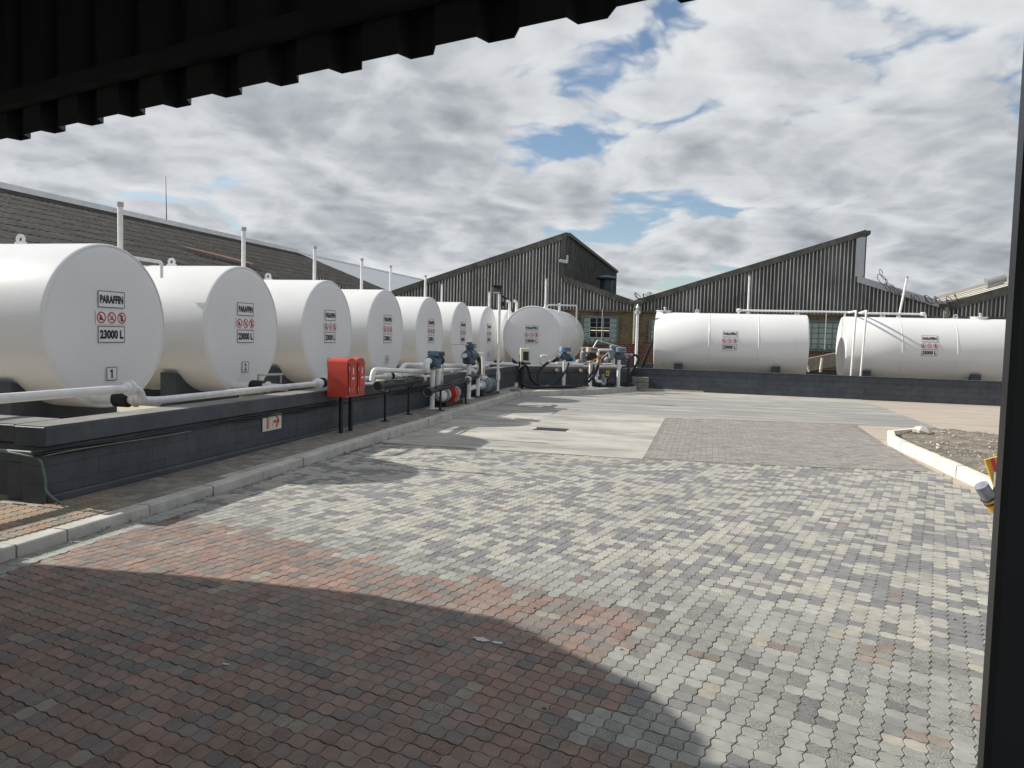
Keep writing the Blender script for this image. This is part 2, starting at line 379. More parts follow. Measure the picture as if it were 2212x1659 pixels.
class MB:
    def __init__(s):
        s.v = []; s.f = []
    def quadmesh(s, verts, faces):
        o = len(s.v)
        s.v += [tuple(p) for p in verts]
        s.f += [tuple(i + o for i in fc) for fc in faces]
        return s
    def box(s, c, size, rz=0.0, rot=None):
        hx, hy, hz = (k / 2 for k in size)
        pts = [Vector((x, y, z)) for z in (-hz, hz) for y in (-hy, hy) for x in (-hx, hx)]
        if rot is None:
            rot = Matrix.Rotation(rz, 3, 'Z')
        pts = [rot @ p + Vector(c) for p in pts]
        return s.quadmesh(pts, [(0, 2, 3, 1), (4, 5, 7, 6), (0, 1, 5, 4), (2, 6, 7, 3), (0, 4, 6, 2), (1, 3, 7, 5)])
    def bbox(s, c, size, bev=0.01, rz=0.0, rot=None):
        hx, hy, hz = (k / 2 for k in size)
        b = min(bev, hx * .9, hy * .9, hz * .9)
        if rot is None:
            rot = Matrix.Rotation(rz, 3, 'Z')
        rings = []
        for (z, ins) in ((-hz, b), (-hz + b, 0), (hz - b, 0), (hz, b)):
            ex, ey = hx - ins, hy - ins
            ch = b if ins == 0 else b * 0.6
            ring = [(-ex + ch, -ey), (ex - ch, -ey), (ex, -ey + ch), (ex, ey - ch), (ex - ch, ey), (-ex + ch, ey), (-ex, ey - ch), (-ex, -ey + ch)]
            rings.append([rot @ Vector((x, y, z)) + Vector(c) for x, y in ring])
        vs = [p for r_ in rings for p in r_]
        fs = []
        for k in range(3):
            for i in range(8):
                j = (i + 1) % 8
                fs.append((k * 8 + i, k * 8 + j, k * 8 + 8 + j, k * 8 + 8 + i))
        fs.append(tuple(range(7, -1, -1))); fs.append(tuple(range(24, 32)))
        return s.quadmesh(vs, fs)
    def cyl(s, p0, p1, r0, r1=None, n=16, caps=True):
        r1 = r0 if r1 is None else r1
        p0, p1 = Vector(p0), Vector(p1)
        x, y, d = frame_from(p1 - p0)
        vs = []
        for p, r_ in ((p0, r0), (p1, r1)):
            for i in range(n):
                a = 2 * math.pi * i / n
                vs.append(p + (x * math.cos(a) + y * math.sin(a)) * r_)
        fs = [(i, (i + 1) % n, n + (i + 1) % n, n + i) for i in range(n)]
        if caps:
            fs.append(tuple(range(n - 1, -1, -1))); fs.append(tuple(range(n, 2 * n)))
        return s.quadmesh(vs, fs)
    def lathe(s, p0, d, prof, n=32, caps=True):
        p0 = Vector(p0); x, y, d = frame_from(d)
        vs = []
        for (h, r_) in prof:
            for i in range(n):
                a = 2 * math.pi * i / n
                vs.append(p0 + d * h + (x * math.cos(a) + y * math.sin(a)) * max(r_, 1e-4))
        fs = []
        for k in range(len(prof) - 1):
            for i in range(n):
                j = (i + 1) % n
                fs.append((k * n + i, k * n + j, (k + 1) * n + j, (k + 1) * n + i))
        if caps:
            fs.append(tuple(range(n - 1, -1, -1)))
            fs.append(tuple(range((len(prof) - 1) * n, len(prof) * n)))
        return s.quadmesh(vs, fs)
    def tube(s, pts, r_, n=10, caps=True):
        pts = [Vector(p) for p in pts]
        t0 = (pts[1] - pts[0]).normalized()
        x, y, _ = frame_from(t0)
        vs = []; prev = t0
        for k, p in enumerate(pts):
            if k == 0: t = t0
            elif k == len(pts) - 1: t = (pts[k] - pts[k - 1]).normalized()
            else: t = ((pts[k + 1] - pts[k]).normalized() + (pts[k] - pts[k - 1]).normalized()).normalized()
            q = prev.rotation_difference(t)
            x = q @ x; y = q @ y; prev = t
            rr = r_[k] if isinstance(r_, (list, tuple)) else r_
            for i in range(n):
                a = 2 * math.pi * i / n
                vs.append(p + (x * math.cos(a) + y * math.sin(a)) * rr)
        fs = []
        for k in range(len(pts) - 1):
            for i in range(n):
                j = (i + 1) % n
                fs.append((k * n + i, k * n + j, (k + 1) * n + j, (k + 1) * n + i))
        if caps:
            fs.append(tuple(range(n - 1, -1, -1))); fs.append(tuple(range((len(pts) - 1) * n, len(pts) * n)))
        return s.quadmesh(vs, fs)
    def pipe(s, pts, r_, bend=0.08, n=12, seg=5):
        return s.tube(fillet(pts, bend, seg), r_, n)
    def prism(s, poly, z0, z1):
        n = len(poly)
        vs = [(x, y, z0) for x, y in poly] + [(x, y, z1) for x, y in poly]
        fs = [(i, (i + 1) % n, n + (i + 1) % n, n + i) for i in range(n)]
        fs.append(tuple(range(n - 1, -1, -1))); fs.append(tuple(range(n, 2 * n)))
        return s.quadmesh(vs, fs)
    def map(s, fn):
        s.v = [tuple(fn(Vector(p))) for p in s.v]
        return s
    def build(s, name, mat, parent=None, smooth=None, loc=None):
        me = bpy.data.meshes.new(name)
        me.from_pydata(s.v, [], s.f)
        if mat is not None:
            for mm in (mat if isinstance(mat, (list, tuple)) else [mat]):
                me.materials.append(mm)
        if smooth is not None:
            me.polygons.foreach_set('use_smooth', [True] * len(me.polygons))
            me.set_sharp_from_angle(angle=R(smooth))
        me.update()
        return link(name, me, parent, loc)

def fillet(pts, bend, seg=5):
    pts = [Vector(p) for p in pts]
    out = [pts[0]]
    for k in range(1, len(pts) - 1):
        a, p, b = pts[k - 1], pts[k], pts[k + 1]
        da, db = (a - p), (b - p)
        t = min(bend, da.length * .48, db.length * .48)
        p0, p1 = p + da.normalized() * t, p + db.normalized() * t
        for i in range(seg + 1):
            f = i / seg
            out.append(p0 * (1 - f) ** 2 + p * 2 * f * (1 - f) + p1 * f * f)
    out.append(pts[-1])
    return out

def curve_pts(ctrl, seg=8):
    """Catmull-Rom through control points"""
    P = [Vector(p) for p in ctrl]
    P = [P[0] * 2 - P[1]] + P + [P[-1] * 2 - P[-2]]
    out = []
    for k in range(1, len(P) - 2):
        for i in range(seg):
            t = i / seg
            a, b, c, d = P[k - 1], P[k], P[k + 1], P[k + 2]
            out.append(0.5 * ((2 * b) + (c - a) * t + (2 * a - 5 * b + 4 * c - d) * t * t + (3 * b - a - 3 * c + d) * t ** 3))
    out.append(P[-2])
    return out

def link(name, data, parent=None, loc=None):
    o = bpy.data.objects.new(name, data)
    COL.objects.link(o)
    if parent is not None:
        o.parent = parent
    if loc is not None:
        o.location = loc
    return o
def thing(name, label, cat, loc=(0, 0, 0), rz=0.0, group=None):
    o = bpy.data.objects.new(name, None)
    o.empty_display_size = 0.2
    COL.objects.link(o)
    o.location = loc
    o.rotation_euler = (0, 0, rz)
    o['label'] = label; o['category'] = cat
    if group: o['group'] = group
    return o
def tag(o, label, cat, group=None):
    o['label'] = label; o['category'] = cat
    if group: o['group'] = group
    return o
def struct(o, kind='structure'):
    o['kind'] = kind
    return o

# text as flat mesh, fitted to a box (width, height), centred on the origin in XY
def text_geo(txt, wdt, hgt, bold=0.012):
    cu = bpy.data.curves.new('lettering', 'FONT')
    cu.body = txt
    cu.size = 1.0
    cu.offset = bold
    cu.resolution_u = 3
    ob = bpy.data.objects.new('lettering', cu)
    COL.objects.link(ob)
    bpy.context.view_layer.update()
    dg = bpy.context.evaluated_depsgraph_get()
    me = bpy.data.meshes.new_from_object(ob.evaluated_get(dg))
    vs = np.array([v.co[:] for v in me.vertices])
    fs = [tuple(p.vertices) for p in me.polygons]
    COL.objects.unlink(ob)
    bpy.data.objects.remove(ob); bpy.data.curves.remove(cu); bpy.data.meshes.remove(me)
    lo, hi = vs.min(0), vs.max(0)
    vs[:, 0] = (vs[:, 0] - (lo[0] + hi[0]) / 2) / (hi[0] - lo[0]) * wdt
    vs[:, 1] = (vs[:, 1] - (lo[1] + hi[1]) / 2) / (hi[1] - lo[1]) * hgt
    vs[:, 2] = 0
    return [tuple(p) for p in vs], fs
TXT = {'PARAFFIN': text_geo('PARAFFIN', 0.43, 0.112, 0.05), '23000 L': text_geo('23000 L', 0.435, 0.125, 0.05)}
for d in '1234567':
    TXT[d] = text_geo(d, 0.075, 0.125, 0.02)
TXT['1'] = ([(-.012, -.062, 0), (.014, -.062, 0), (.014, .062, 0), (-.008, .062, 0), (-.034, .036, 0), (-.028, .02, 0), (-.012, .028, 0)], [(0, 1, 2, 3, 6), (3, 4, 5, 6)])

def annulus(cx, cy, r0, r1, n=28):
    vs = []; fs = []
    for i in range(n):
        a = 2 * math.pi * i / n
        vs += [(cx + r0 * math.cos(a), cy + r0 * math.sin(a), 0), (cx + r1 * math.cos(a), cy + r1 * math.sin(a), 0)]
    for i in range(n):
        j = (i + 1) % n
        fs.append((2 * i, 2 * i + 1, 2 * j + 1, 2 * j))
    return vs, fs
def rect(x0, y0, x1, y1, sub=1):
    vs = []; fs = []
    for k in range(sub + 1):
        y = y0 + (y1 - y0) * k / sub
        vs += [(x0, y, 0), (x1, y, 0)]
    for k in range(sub):
        fs.append((2 * k, 2 * k + 1, 2 * k + 3, 2 * k + 2))
    return vs, fs
def bar(p, q, wd):
    p, q = Vector((*p, 0)), Vector((*q, 0))
    d = (q - p).normalized(); n = Vector((-d.y, d.x, 0)) * wd / 2
    return [tuple(p - n), tuple(q - n), tuple(q + n), tuple(p + n)], [(0, 1, 2, 3)]

def sheet_panel(x0, y0, x1, y1, thick, sub):
    """a thin panel with thickness, subdivided so it can bend round a shell"""
    vs = []; fs = []
    for k in range(sub + 1):
        y = y0 + (y1 - y0) * k / sub
        vs += [(x0, y, thick), (x1, y, thick), (x0, y, 0.0), (x1, y, 0.0)]
    for k in range(sub):
        a, b = 4 * k, 4 * k + 4
        fs += [(a, a + 1, b + 1, b), (a + 2, b + 2, b + 3, a + 3), (a, b, b + 2, a + 2), (a + 1, a + 3, b + 3, b + 1)]
    e = 4 * sub
    fs += [(0, 2, 3, 1), (e, e + 1, e + 3, e + 2)]
    return vs, fs

def put_signs(parent, fn, number=None, yoff=0.0):
    """paraffin, prohibition and capacity plates; fn maps (across, up, out) to the tank's surface"""
    def shape(name, mat, parts, par, out):
        mb = MB()
        for vs, fs in parts:
            mb.quadmesh([fn(x, y + yoff, z + out) for x, y, z in vs], fs)
        return mb.build(name, mat, par)
    def plate(name, w_, h_, cy, border):
        p = shape(name, M['sign_white'], [sheet_panel(-w_ / 2, cy - h_ / 2, w_ / 2, cy + h_ / 2, 0.006, 3)], parent, 0.003)
        if border:
            t = 0.009
            shape('border', M['ink'], [rect(-w_ / 2, cy - h_ / 2, w_ / 2, cy - h_ / 2 + t), rect(-w_ / 2, cy + h_ / 2 - t, w_ / 2, cy + h_ / 2),
                                      rect(-w_ / 2, cy - h_ / 2 + t, -w_ / 2 + t, cy + h_ / 2 - t, 3), rect(w_ / 2 - t, cy - h_ / 2 + t, w_ / 2, cy + h_ / 2 - t, 3)], p, 0.0115)
        return p
    def lettering(txt, cy, par):
        vs, fs = TXT[txt]
        shape('lettering', M['ink'], [([(x, y + cy, z) for x, y, z in vs], fs)], par, 0.0125)
    p = plate('name_plate', 0.49, 0.225, 2.137, True); lettering('PARAFFIN', 2.137, p)
    p = plate('warning_plate', 0.565, 0.185, 1.887, False)
    for k, cx in enumerate((-0.188, 0.0, 0.188)):
        cy = 1.887
        shape('prohibition_ring', M['sign_red'], [annulus(cx, cy, 0.062, 0.08)], p, 0.012)
        g_ = []
        if k == 0:
            g_ += [([(cx - .03, cy - .035, 0), (cx + .02, cy - .035, 0), (cx + .012, cy + .005, 0), (cx - .005, cy + .04, 0), (cx - .035, cy, 0)], [(0, 1, 2, 3, 4)])]
        elif k == 1:
            g_ += [bar((cx - .04, cy - .02), (cx + .04, cy - .02), .013), bar((cx + .015, cy), (cx + .02, cy + .035), .01)]
        else:
            g_ += [rect(cx - .02, cy - .045, cx + .018, cy + .035), bar((cx - .016, cy + .03), (cx - .016, cy + .055), .01)]
        shape('pictogram', M['ink'], g_, p, 0.0125)
        shape('prohibition_bar', M['sign_red'], [bar((cx - .05, cy + .05), (cx + .05, cy - .05), .016)], p, 0.0135)
    p = plate('capacity_plate', 0.49, 0.225, 1.658, True); lettering('23000 L', 1.658, p)
    if number:
        p = plate('number_plate', 0.19, 0.185, 1.115, True); lettering(number, 1.115, p)

# ================================================================== GROUND
def sheet(name, poly, z, mat):
    mb = MB()
    mb.quadmesh([(x, y, z) for x, y in poly], [tuple(range(len(poly)))])
    return struct(mb.build(name, mat))
sheet('ground', [(-400, -60), (400, -60), (400, 600), (-400, 600)], -0.06, M['ground'])
sheet('tan_apron', [(3.0, 2), (30, 2), (30, 28.4), (3.0, 28.4)], -0.008, M['tan_concrete'])
apron = MB()
apron.prism([(-7, 11.66), (-0.905, 11.66), (-0.93, 18.2), (3.26, 18.95), (5.0, 19.1), (5.0, 28.3), (-7, 28.3)], -0.1, 0.0)
apron = struct(apron.build('concrete_apron', M['concrete']))

for k, (a_, b_) in enumerate((((-5.2, 14.9), (4.9, 15.9)), ((-5.3, 19.6), (4.95, 20.6)))):
    p_, q_ = Vector((*a_, 0)), Vector((*b_, 0))
    if k == 0: q_ = Vector((-.93, 15.32, 0))
    n_ = (q_ - p_).normalized(); n_ = Vector((-n_.y, n_.x, 0)) * .005
    mb = MB(); mb.quadmesh([(p_ - n_) + Vector((0, 0, .002)), (q_ - n_) + Vector((0, 0, .002)), (q_ + n_) + Vector((0, 0, .002)), (p_ + n_) + Vector((0, 0, .002))], [(0, 1, 2, 3)])
    mb.build('expansion_joint', M['joint'], apron)
# ------------------------------------------------------------------ pavers
PA = R(14.6)
ax_a = np.array([math.sin(PA), math.cos(PA)])       # along a lane
ax_b = np.array([math.cos(PA), -math.sin(PA)])      # across lanes
PL, PW = 0.187, 0.0935
def zig(t):      # side offset along one cell
    return 0.0070 * np.interp(t, [0, .27, .73, 1], [0, 1, -1, 0])
def wav(s):
    return 0.0056 * np.interp(s, [0, .28, .72, 1], [0, 1, -1, 0])
def cell_outline(t0, s0, inset):
    """outline of one half of a paver in (across, along) cells, inset from the joint"""
    g_ = inset / PW
    lo, hi = g_, 1.0 - g_
    out = []
    for s_ in (lo, .3, .7, hi):
        out.append((s_ + zig(lo) / PW, lo + wav(s_) / PW))
    for t_ in (.27, .73):
        out.append((hi + zig(t_) / PW, t_ + wav(1.0) / PW))
    for s_ in (hi, .7, .3, lo):
        out.append((s_ + zig(hi) / PW, hi + wav(s_) / PW))
    for t_ in (.73, .27):
        out.append((lo + zig(t_) / PW, t_ + wav(0.0) / PW))
    return (np.array(out) + np.array([s0, t0])) * PW
def paver_template(full=True, across=False):
    vs = []; fs = []
    for k in (0, 1):
        rings = [(0.0040, 0.0), (0.0022, -0.0020), (0.0018, -0.012)] if full else [(0.0044, 0.0), (0.0024, -0.009)]
        base = len(vs); n = 12
        for ins, z in rings:
            o = cell_outline(0 if across else k, k if across else 0, ins)
            cx, cyy = (PW, PW / 2) if across else (PW / 2, PW)
            vs += [(p[0] - cx, p[1] - cyy, z) for p in o]
        fs.append(tuple(base + i for i in range(n)))
        for q in range(len(rings) - 1):
            for i in range(n):
                j = (i + 1) % n
                fs.append((base + q * n + i, base + (q + 1) * n + i, base + (q + 1) * n + j, base + q * n + j))
    return np.array(vs), fs
TP_V, TP_F = paver_template(True)
TH_V, TH_F = paver_template(True, True)

def in_poly(x, y, poly):
    c = False; n = len(poly)
    for i in range(n):
        x0, y0 = poly[i]; x1, y1 = poly[(i + 1) % n]
        if (y0 > y) != (y1 > y) and x < (x1 - x0) * (y - y0) / (y1 - y0) + x0:
            c = not c
    return c
KERB = [(-4.98, 3.2), (-5.02, 4.0), (-5.03, 4.6), (-5.05, 5.1), (-5.06, 6.0), (-5.09, 8.0), (-5.15, 10.4), (-5.18, 12.8), (-5.25, 16.3), (-5.34, 19.5), (-5.46, 22.6)]
def kerb_x(y):
    return float(np.interp(y, [p[1] for p in KERB], [p[0] for p in KERB]))
RED = [(-5.6, 6.1), (-4.3, 6.15), (-3.57, 5.94), (-2.9, 5.62), (-2.23, 5.36), (-1.6, 5.28), (-1, 5.22), (-.22, 4.97), (-.35, 4.55), (-.5, 4.3), (-.42, 3.8), (-.46, 3.3), (.05, 3.2), (.6, 3.02), (1.3, 2.7), (1.3, 0), (-5.6, 0)]
def y_check(x):
    return float(np.interp(x, [-5.3, -4.77, -3.4, -1.8, -.56, .42, 1.07, 1.56, 3.5], [7.1, 6.9, 6.4, 5.75, 5.93, 5.42, 5.03, 4.9, 4.6]))
def calm(c, mean, k):
    return tuple(a * (1 - k) + b * k for a, b in zip(c, mean))
def jit(c, a):
    k = 1 + rng.uniform(-a, a)
    return tuple(max(0.005, ci * k * (1 + rng.uniform(-.013, .013))) for ci in c)
_fn = rng.uniform(0, 6.28, (8, 3)); _fk = rng.uniform(1.5, 5.0, (8, 2)) * rng.choice([-1, 1], (8, 2))
def field_noise(x, y):
    return float(np.sin(_fk[:, 0] * x + _fk[:, 1] * y + _fn[:, 0]).sum() / 5.0)
def paver_colour(x, y):
    j = rng.normal(0, 0.09)
    if in_poly(x + rng.normal(0, .05), y + j * .6, RED):
        q = rng.random()
        q = (q + .35 * field_noise(x, y)) % 1.0
        if q < .36: c = (0.270, 0.178, 0.148)
        elif q < .64: c = (0.250, 0.195, 0.168)
        elif q < .82: c = (0.205, 0.188, 0.172)
        elif q < .91: c = (0.165, 0.168, 0.168)
        elif q < .975: c = (0.335, 0.215, 0.165)
        else: c = (0.30, 0.285, 0.235)
        return jit(calm(c, (0.235, 0.188, 0.165), .35), .09)
    if y < y_check(x) + j:
        q = rng.random()
        if q < .64: c = (0.305, 0.307, 0.284)
        elif q < .83: c = (0.262, 0.258, 0.240)
        elif q < .94: c = (0.205, 0.205, 0.200)
        elif q < .985: c = (0.275, 0.232, 0.202)
        else: c = (0.345, 0.325, 0.27)
        return jit(c, .07)
    q = rng.random() * .72 + .28 * (.5 + .9 * field_noise(x * 1.7, y * 1.7))
    if q < .50: c = (0.375, 0.362, 0.322)
    elif q < .545: c = (0.35, 0.342, 0.312)
    elif q < .985: c = (0.212, 0.212, 0.215)
    elif q < .99: c = (0.38, 0.335, 0.28)
    else: c = (0.24, 0.20, 0.19)
    return jit(c, .09)

FIELD = [(-6.0, 1.2), (2.2, 1.2), (3.28, 9.0), (3.22, 12.14), (.5, 11.74), (-.9, 11.64), (-6.0, 11.64)]
P_c = []; P_ang = []; P_col = []; P_wear = []; P_hor = []
def wear_of(x, y):
    if in_poly(x, y, RED): return rng.choice([.25, .5, .9], p=[.5, .3, .2])
    if y < y_check(x): return rng.choice([.12, .3, 1.0], p=[.5, .2, .3])
    return rng.choice([.12, .3, .7], p=[.6, .3, .1])
c0 = np.array([-1.0, 6.0])
for i in range(-110, 110):
    for j in range(-110, 110):
        m_ = (i - j) % 4
        if m_ == 0: hor = True; di, dj = 1.0, .5
        elif m_ == 3: hor = False; di, dj = .5, 1.0
        else: continue
        p = c0 + ax_b * ((i + di) * PW) + ax_a * ((j + dj) * PW)
        x, y = p
        if y < 1.2 or y > 12.2 or x < -5.4 or x > 3.3: continue
        if not in_poly(x, y, FIELD): continue
        if x < kerb_x(y) + (0.255 if y < 6.6 else 0.08): continue
        if y > 11.53 and x < -.8: continue
        P_c.append((x, y)); P_ang.append(-PA); P_col.append(paver_colour(x, y)); P_wear.append(wear_of(x, y)); P_hor.append(hor)
# two soldier rows that follow the kerb at the near end
for row in (0, 1):
    y = 3.3
    while y < 6.7:
        x = kerb_x(y) + 0.055 + PW * (row + .5)
        dx = (kerb_x(y + .2) - kerb_x(y - .2)) / .4
        P_c.append((x, y)); P_ang.append(-math.atan(dx)); P_col.append(jit((0.335, 0.34, 0.315), .06)); P_wear.append(.2); P_hor.append(False)
        y += PL * math.cos(math.atan(dx))
P_c = np.array(P_c); P_ang = np.array(P_ang)
NP = len(P_c)
P_z = rng.normal(0, 0.0012, NP)
P_tx = rng.normal(0, 0.008, NP); P_ty = rng.normal(0, 0.008, NP)
# sunken, shifted strip like the wavy bed of the real yard
P_z += 0.0012 * np.sin(P_c[:, 0] * 1.3 + P_c[:, 1] * .8)

def proj_size(x, y, z=0.0):
    d = Vector((x, y, z - EYE))
    wdep = d.dot(_fwd)
    if wdep < 0.2: return None
    px, py = d.dot(_right) / wdep * F_PX, -d.dot(_up) / wdep * F_PX
    return px, py, wdep
score = []
for k in range(NP):
    q = proj_size(*P_c[k])
    if q is None or abs(q[0]) > 1090 or q[1] > 822 or q[0] > 985:
        score.append(-1)
    else:
        score.append(1 / q[2])
order = np.argsort(-np.array(score))
near = set(order[:300].tolist())

def set_face_colour(me, cols_per_face, wears):
    at = me.attributes.new('pcol', 'FLOAT_COLOR', 'FACE')
    at.data.foreach_set('color', np.asarray(cols_per_face, dtype=np.float32).ravel())
    at = me.attributes.new('wear', 'FLOAT', 'FACE')
    at.data.foreach_set('value', np.asarray(wears, dtype=np.float32).ravel())
def paver_verts(k, v):
    x, y = v[:, 0], v[:, 1]
    z = v[:, 2] + P_z[k] + P_tx[k] * x + P_ty[k] * y
    c, s = math.cos(P_ang[k]), math.sin(P_ang[k])
    return np.stack([c * x - s * y + P_c[k, 0], s * x + c * y + P_c[k, 1], z], 1)
def paver_stuff(name, ids, parent, tmpl, tmpl_h=None):
    tv, tf = tmpl
    tvh = tmpl_h[0] if tmpl_h else tv
    vs = np.concatenate([paver_verts(k, tvh if P_hor[k] else tv) for k in ids])
    n = len(tv); fs = []
    for i in range(len(ids)):
        fs += [tuple(a + i * n for a in f) for f in tf]
    me = bpy.data.meshes.new(name)
    me.from_pydata(vs.tolist(), [], fs)
    me.materials.append(M['paver'])
    set_face_colour(me, np.repeat(np.array([(*P_col[k], 1.0) for k in ids]), len(tf), 0), np.repeat(np.array([P_wear[k] for k in ids]), len(tf), 0))
    o = link(name, me, parent)
    return struct(o, 'stuff')
bed = MB()
bed.quadmesh([(x, y, -0.0085) for x, y in [(-5.2, 1.0), (3.3, 1.0), (3.3, 12.3), (-.9, 11.8), (-.9, 11.66), (-5.6, 11.66)]], [(0, 1, 2, 3, 4, 5)])
paving = struct(bed.build('paving', M['joint_sand']))
for k in sorted(near):
    me = bpy.data.meshes.new('paver')
    v = (TH_V if P_hor[k] else TP_V).copy()
    v[:, 2] += P_tx[k] * v[:, 0] + P_ty[k] * v[:, 1]
    me.from_pydata(v.tolist(), [], TP_F)
    me.materials.append(M['paver'])
    set_face_colour(me, np.repeat(np.array([(*P_col[k], 1.0)]), len(TP_F), 0), [P_wear[k]] * len(TP_F))
    o = link('paver', me, paving, (P_c[k, 0], P_c[k, 1], P_z[k]))
    o.rotation_euler = (0, 0, P_ang[k])
paver_stuff('paver_field', [k for k in range(NP) if k not in near], paving, (TP_V, TP_F), (TH_V, TH_F))

# the plain grey field beyond, laid the other way
MONO = [(-.90, 11.72), (.5, 11.8), (3.22, 12.2), (3.17, 15.4), (3.28, 18.9), (-.925, 18.15)]
bed2 = MB()
bed2.quadmesh([(x, y, -0.0045) for x, y in MONO], [tuple(range(len(MONO)))])
grey_paving = struct(bed2.build('grey_paving', M['joint_pale']))
P_c2 = []; cols2 = []
for iy in range(0, 90):
    for ix in range(0, 26):
        x = -.82 + ix * PL + (PL / 2 if iy % 2 else 0) ; y = 11.85 + iy * PW
        if in_poly(x, y, MONO) and in_poly(x + .07, y, MONO) and in_poly(x - .05, y - .04, MONO):
            P_c2.append((x, y))
            q = rng.random()
            cols2.append(jit((0.285, 0.268, 0.248) if q < .6 else ((0.255, 0.245, 0.235) if q < .85 else (0.32, 0.30, 0.27)), .08))
n0 = NP
P_c = np.concatenate([P_c, np.array(P_c2)]); P_ang = np.concatenate([P_ang, np.full(len(P_c2), math.pi / 2)])
P_col += cols2; P_wear += [.3] * len(cols2); P_hor += [False] * len(cols2)
P_z = np.concatenate([P_z, rng.normal(0, .0012, len(P_c2))])
P_tx = np.concatenate([P_tx, rng.normal(0, .008, len(P_c2))]); P_ty = np.concatenate([P_ty, rng.normal(0, .008, len(P_c2))])
paver_stuff('grey_paver_field', list(range(n0, len(P_c))), grey_paving, paver_template(False))

# ------------------------------------------------------------------ sidewalk, kerbs, near brick strip
HK = 0.09
def SZ(y):                     # the sidewalk stands prouder of the road farther away
    return HK + 0.065 * min(1.0, max(0.0, (y - 7.0) / 8.0))
CORNER = [(-5.46, 22.6), (-4.15, 24.0), (-3.5, 25.05), (-2.8, 26.9), (-2.35, 28.0)]
sw = [(x - .14, y) for x, y in KERB] + [(x - .10, y + .10) for x, y in CORNER[1:]] + [(-2.6, 28.4), (-6.4, 28.4), (-6.4, 6.35), (-6.4, 3.2)]
swm = MB()
left_ = [(-6.45, 3.2), (-6.45, 7.0), (-6.45, 11.0), (-6.45, 15.0), (-6.5, 25.5), (-2.6, 28.4)]
ring = [(x - .13, y) for x, y in KERB] + [(x - .10, y + .10) for x, y in CORNER[1:]]
vs = []; fs = []
def lx(y): return float(np.interp(y, [3.2, 24.9, 28.2], [-6.45, -6.5, -2.75]))
for x, y in ring:
    vs += [(lx(y), y, SZ(y) - .004), (x, y, SZ(y) - .004), (lx(y), y, -.05), (x, y, -.05)]
for k in range(len(ring) - 1):
    a, b = 4 * k, 4 * k + 4
    fs += [(a, a + 1, b + 1, b), (a + 1, a + 3, b + 3, b + 1), (a, b, b + 2, a + 2)]
swm.quadmesh(vs, fs)
sidewalk = struct(swm.build('sidewalk', M['sidewalk']))
def kerb_stone(p, q, width, h, mat, parent, bev=0.016, chip=0.0):
    h0, h1 = h if isinstance(h, tuple) else (h, h)
    p, q = Vector((*p, 0)), Vector((*q, 0))
    d = (q - p); ln = d.length; d.normalize()
    nrm = Vector((d.y, -d.x, 0))          # to the right of travel = road side
    gap = 0.009
    vs = []
    jz = random.uniform(-.004, .004); jx = random.uniform(-.006, .006)
    for t, h in ((gap, h0), (ln - gap, h1)):
        prof = [(0, -0.05), (0.0, h - bev), (-bev * .35, h - bev * .25), (-bev, h), (-width, h), (-width, -0.05)]
        for (o_, z) in prof:
            vs.append(p + d * t + nrm * (o_ + jx) + Vector((0, 0, z + (jz if z > 0 else 0))))
    n = len(prof)
    fs = [(i, i + n, (i + 1) % n + n, (i + 1) % n) for i in range(n)] + [tuple(range(n)), tuple(range(2 * n - 1, n - 1, -1))]
    mb = MB(); mb.quadmesh(vs, fs)
    return mb.build('kerb_stone', mat, parent)
def resample(poly, step):
    P = [Vector((*p, 0)) for p in poly]
    out = [P[0]]; acc = 0.0; cur = P[0]
    for nx in P[1:]:
        while (nx - cur).length + acc >= step:
            cur = cur + (nx - cur).normalized() * (step - acc); acc = 0.0
            out.append(cur.copy())
        acc += (nx - cur).length; cur = nx
    return [(p.x, p.y) for p in out]
ks = resample(KERB, 0.5)[:5]
ks = ks + resample([(ks[-1][0], ks[-1][1])] + [p for p in KERB if p[1] > ks[-1][1] + .2], 0.985)[1:] + [KERB[-1]]
for a, b in zip(ks[:-1], ks[1:]):
    kerb_stone(a, b, 0.14, (SZ(a[1]) + .004, SZ(b[1]) + .004), M['kerb'], sidewalk)
kc = resample(CORNER, 1.02) + [CORNER[-1]]
for a, b in zip(kc[:-1], kc[1:]):
    kerb_stone(a, b, 0.14, (SZ(a[1]) + .004, SZ(b[1]) + .004), M['kerb'], sidewalk)
# bricks of the sidewalk's near end, flush with the kerb top
near_w = []
i0 = len(P_c); add = []; addc = []
for iy in range(0, 135):
    for ix in range(0, 9):
        y = 3.3 + iy * PL * .75 + (PL * .37 if ix % 2 else 0); x = -6.32 + ix * PW * 1.55
        if x < kerb_x(y) - .22 and y < 21.5 and (y < 5.8 or x > -5.93):
            add.append((x, y)); q = rng.random()
            addc.append(jit((0.33, 0.27, 0.20) if q < .5 else ((0.28, 0.25, 0.20) if q < .8 else (0.36, 0.25, 0.18)), .14) if y < 6.4 + rng.normal(0, .3) else jit((0.255, 0.24, 0.21) if q < .6 else ((0.30, 0.285, 0.25) if q < .85 else (0.22, 0.20, 0.175)), .10))
P_c = np.concatenate([P_c, np.array(add)]); P_ang = np.concatenate([P_ang, np.full(len(add), 0.0)])
P_col += addc; P_wear += [.6] * len(addc); P_hor += [False] * len(addc)
P_z = np.concatenate([P_z, np.array([SZ(p[1]) + .004 for p in add])])
P_tx = np.concatenate([P_tx, rng.normal(0, .008, len(add))]); P_ty = np.concatenate([P_ty, rng.normal(0, .008, len(add))])
tv = TP_V.copy(); tv[:, 0] *= 1.5; tv[:, 1] *= .74
paver_stuff('sidewalk_bricks', list(range(i0, len(P_c))), sidewalk, (tv, TP_F))

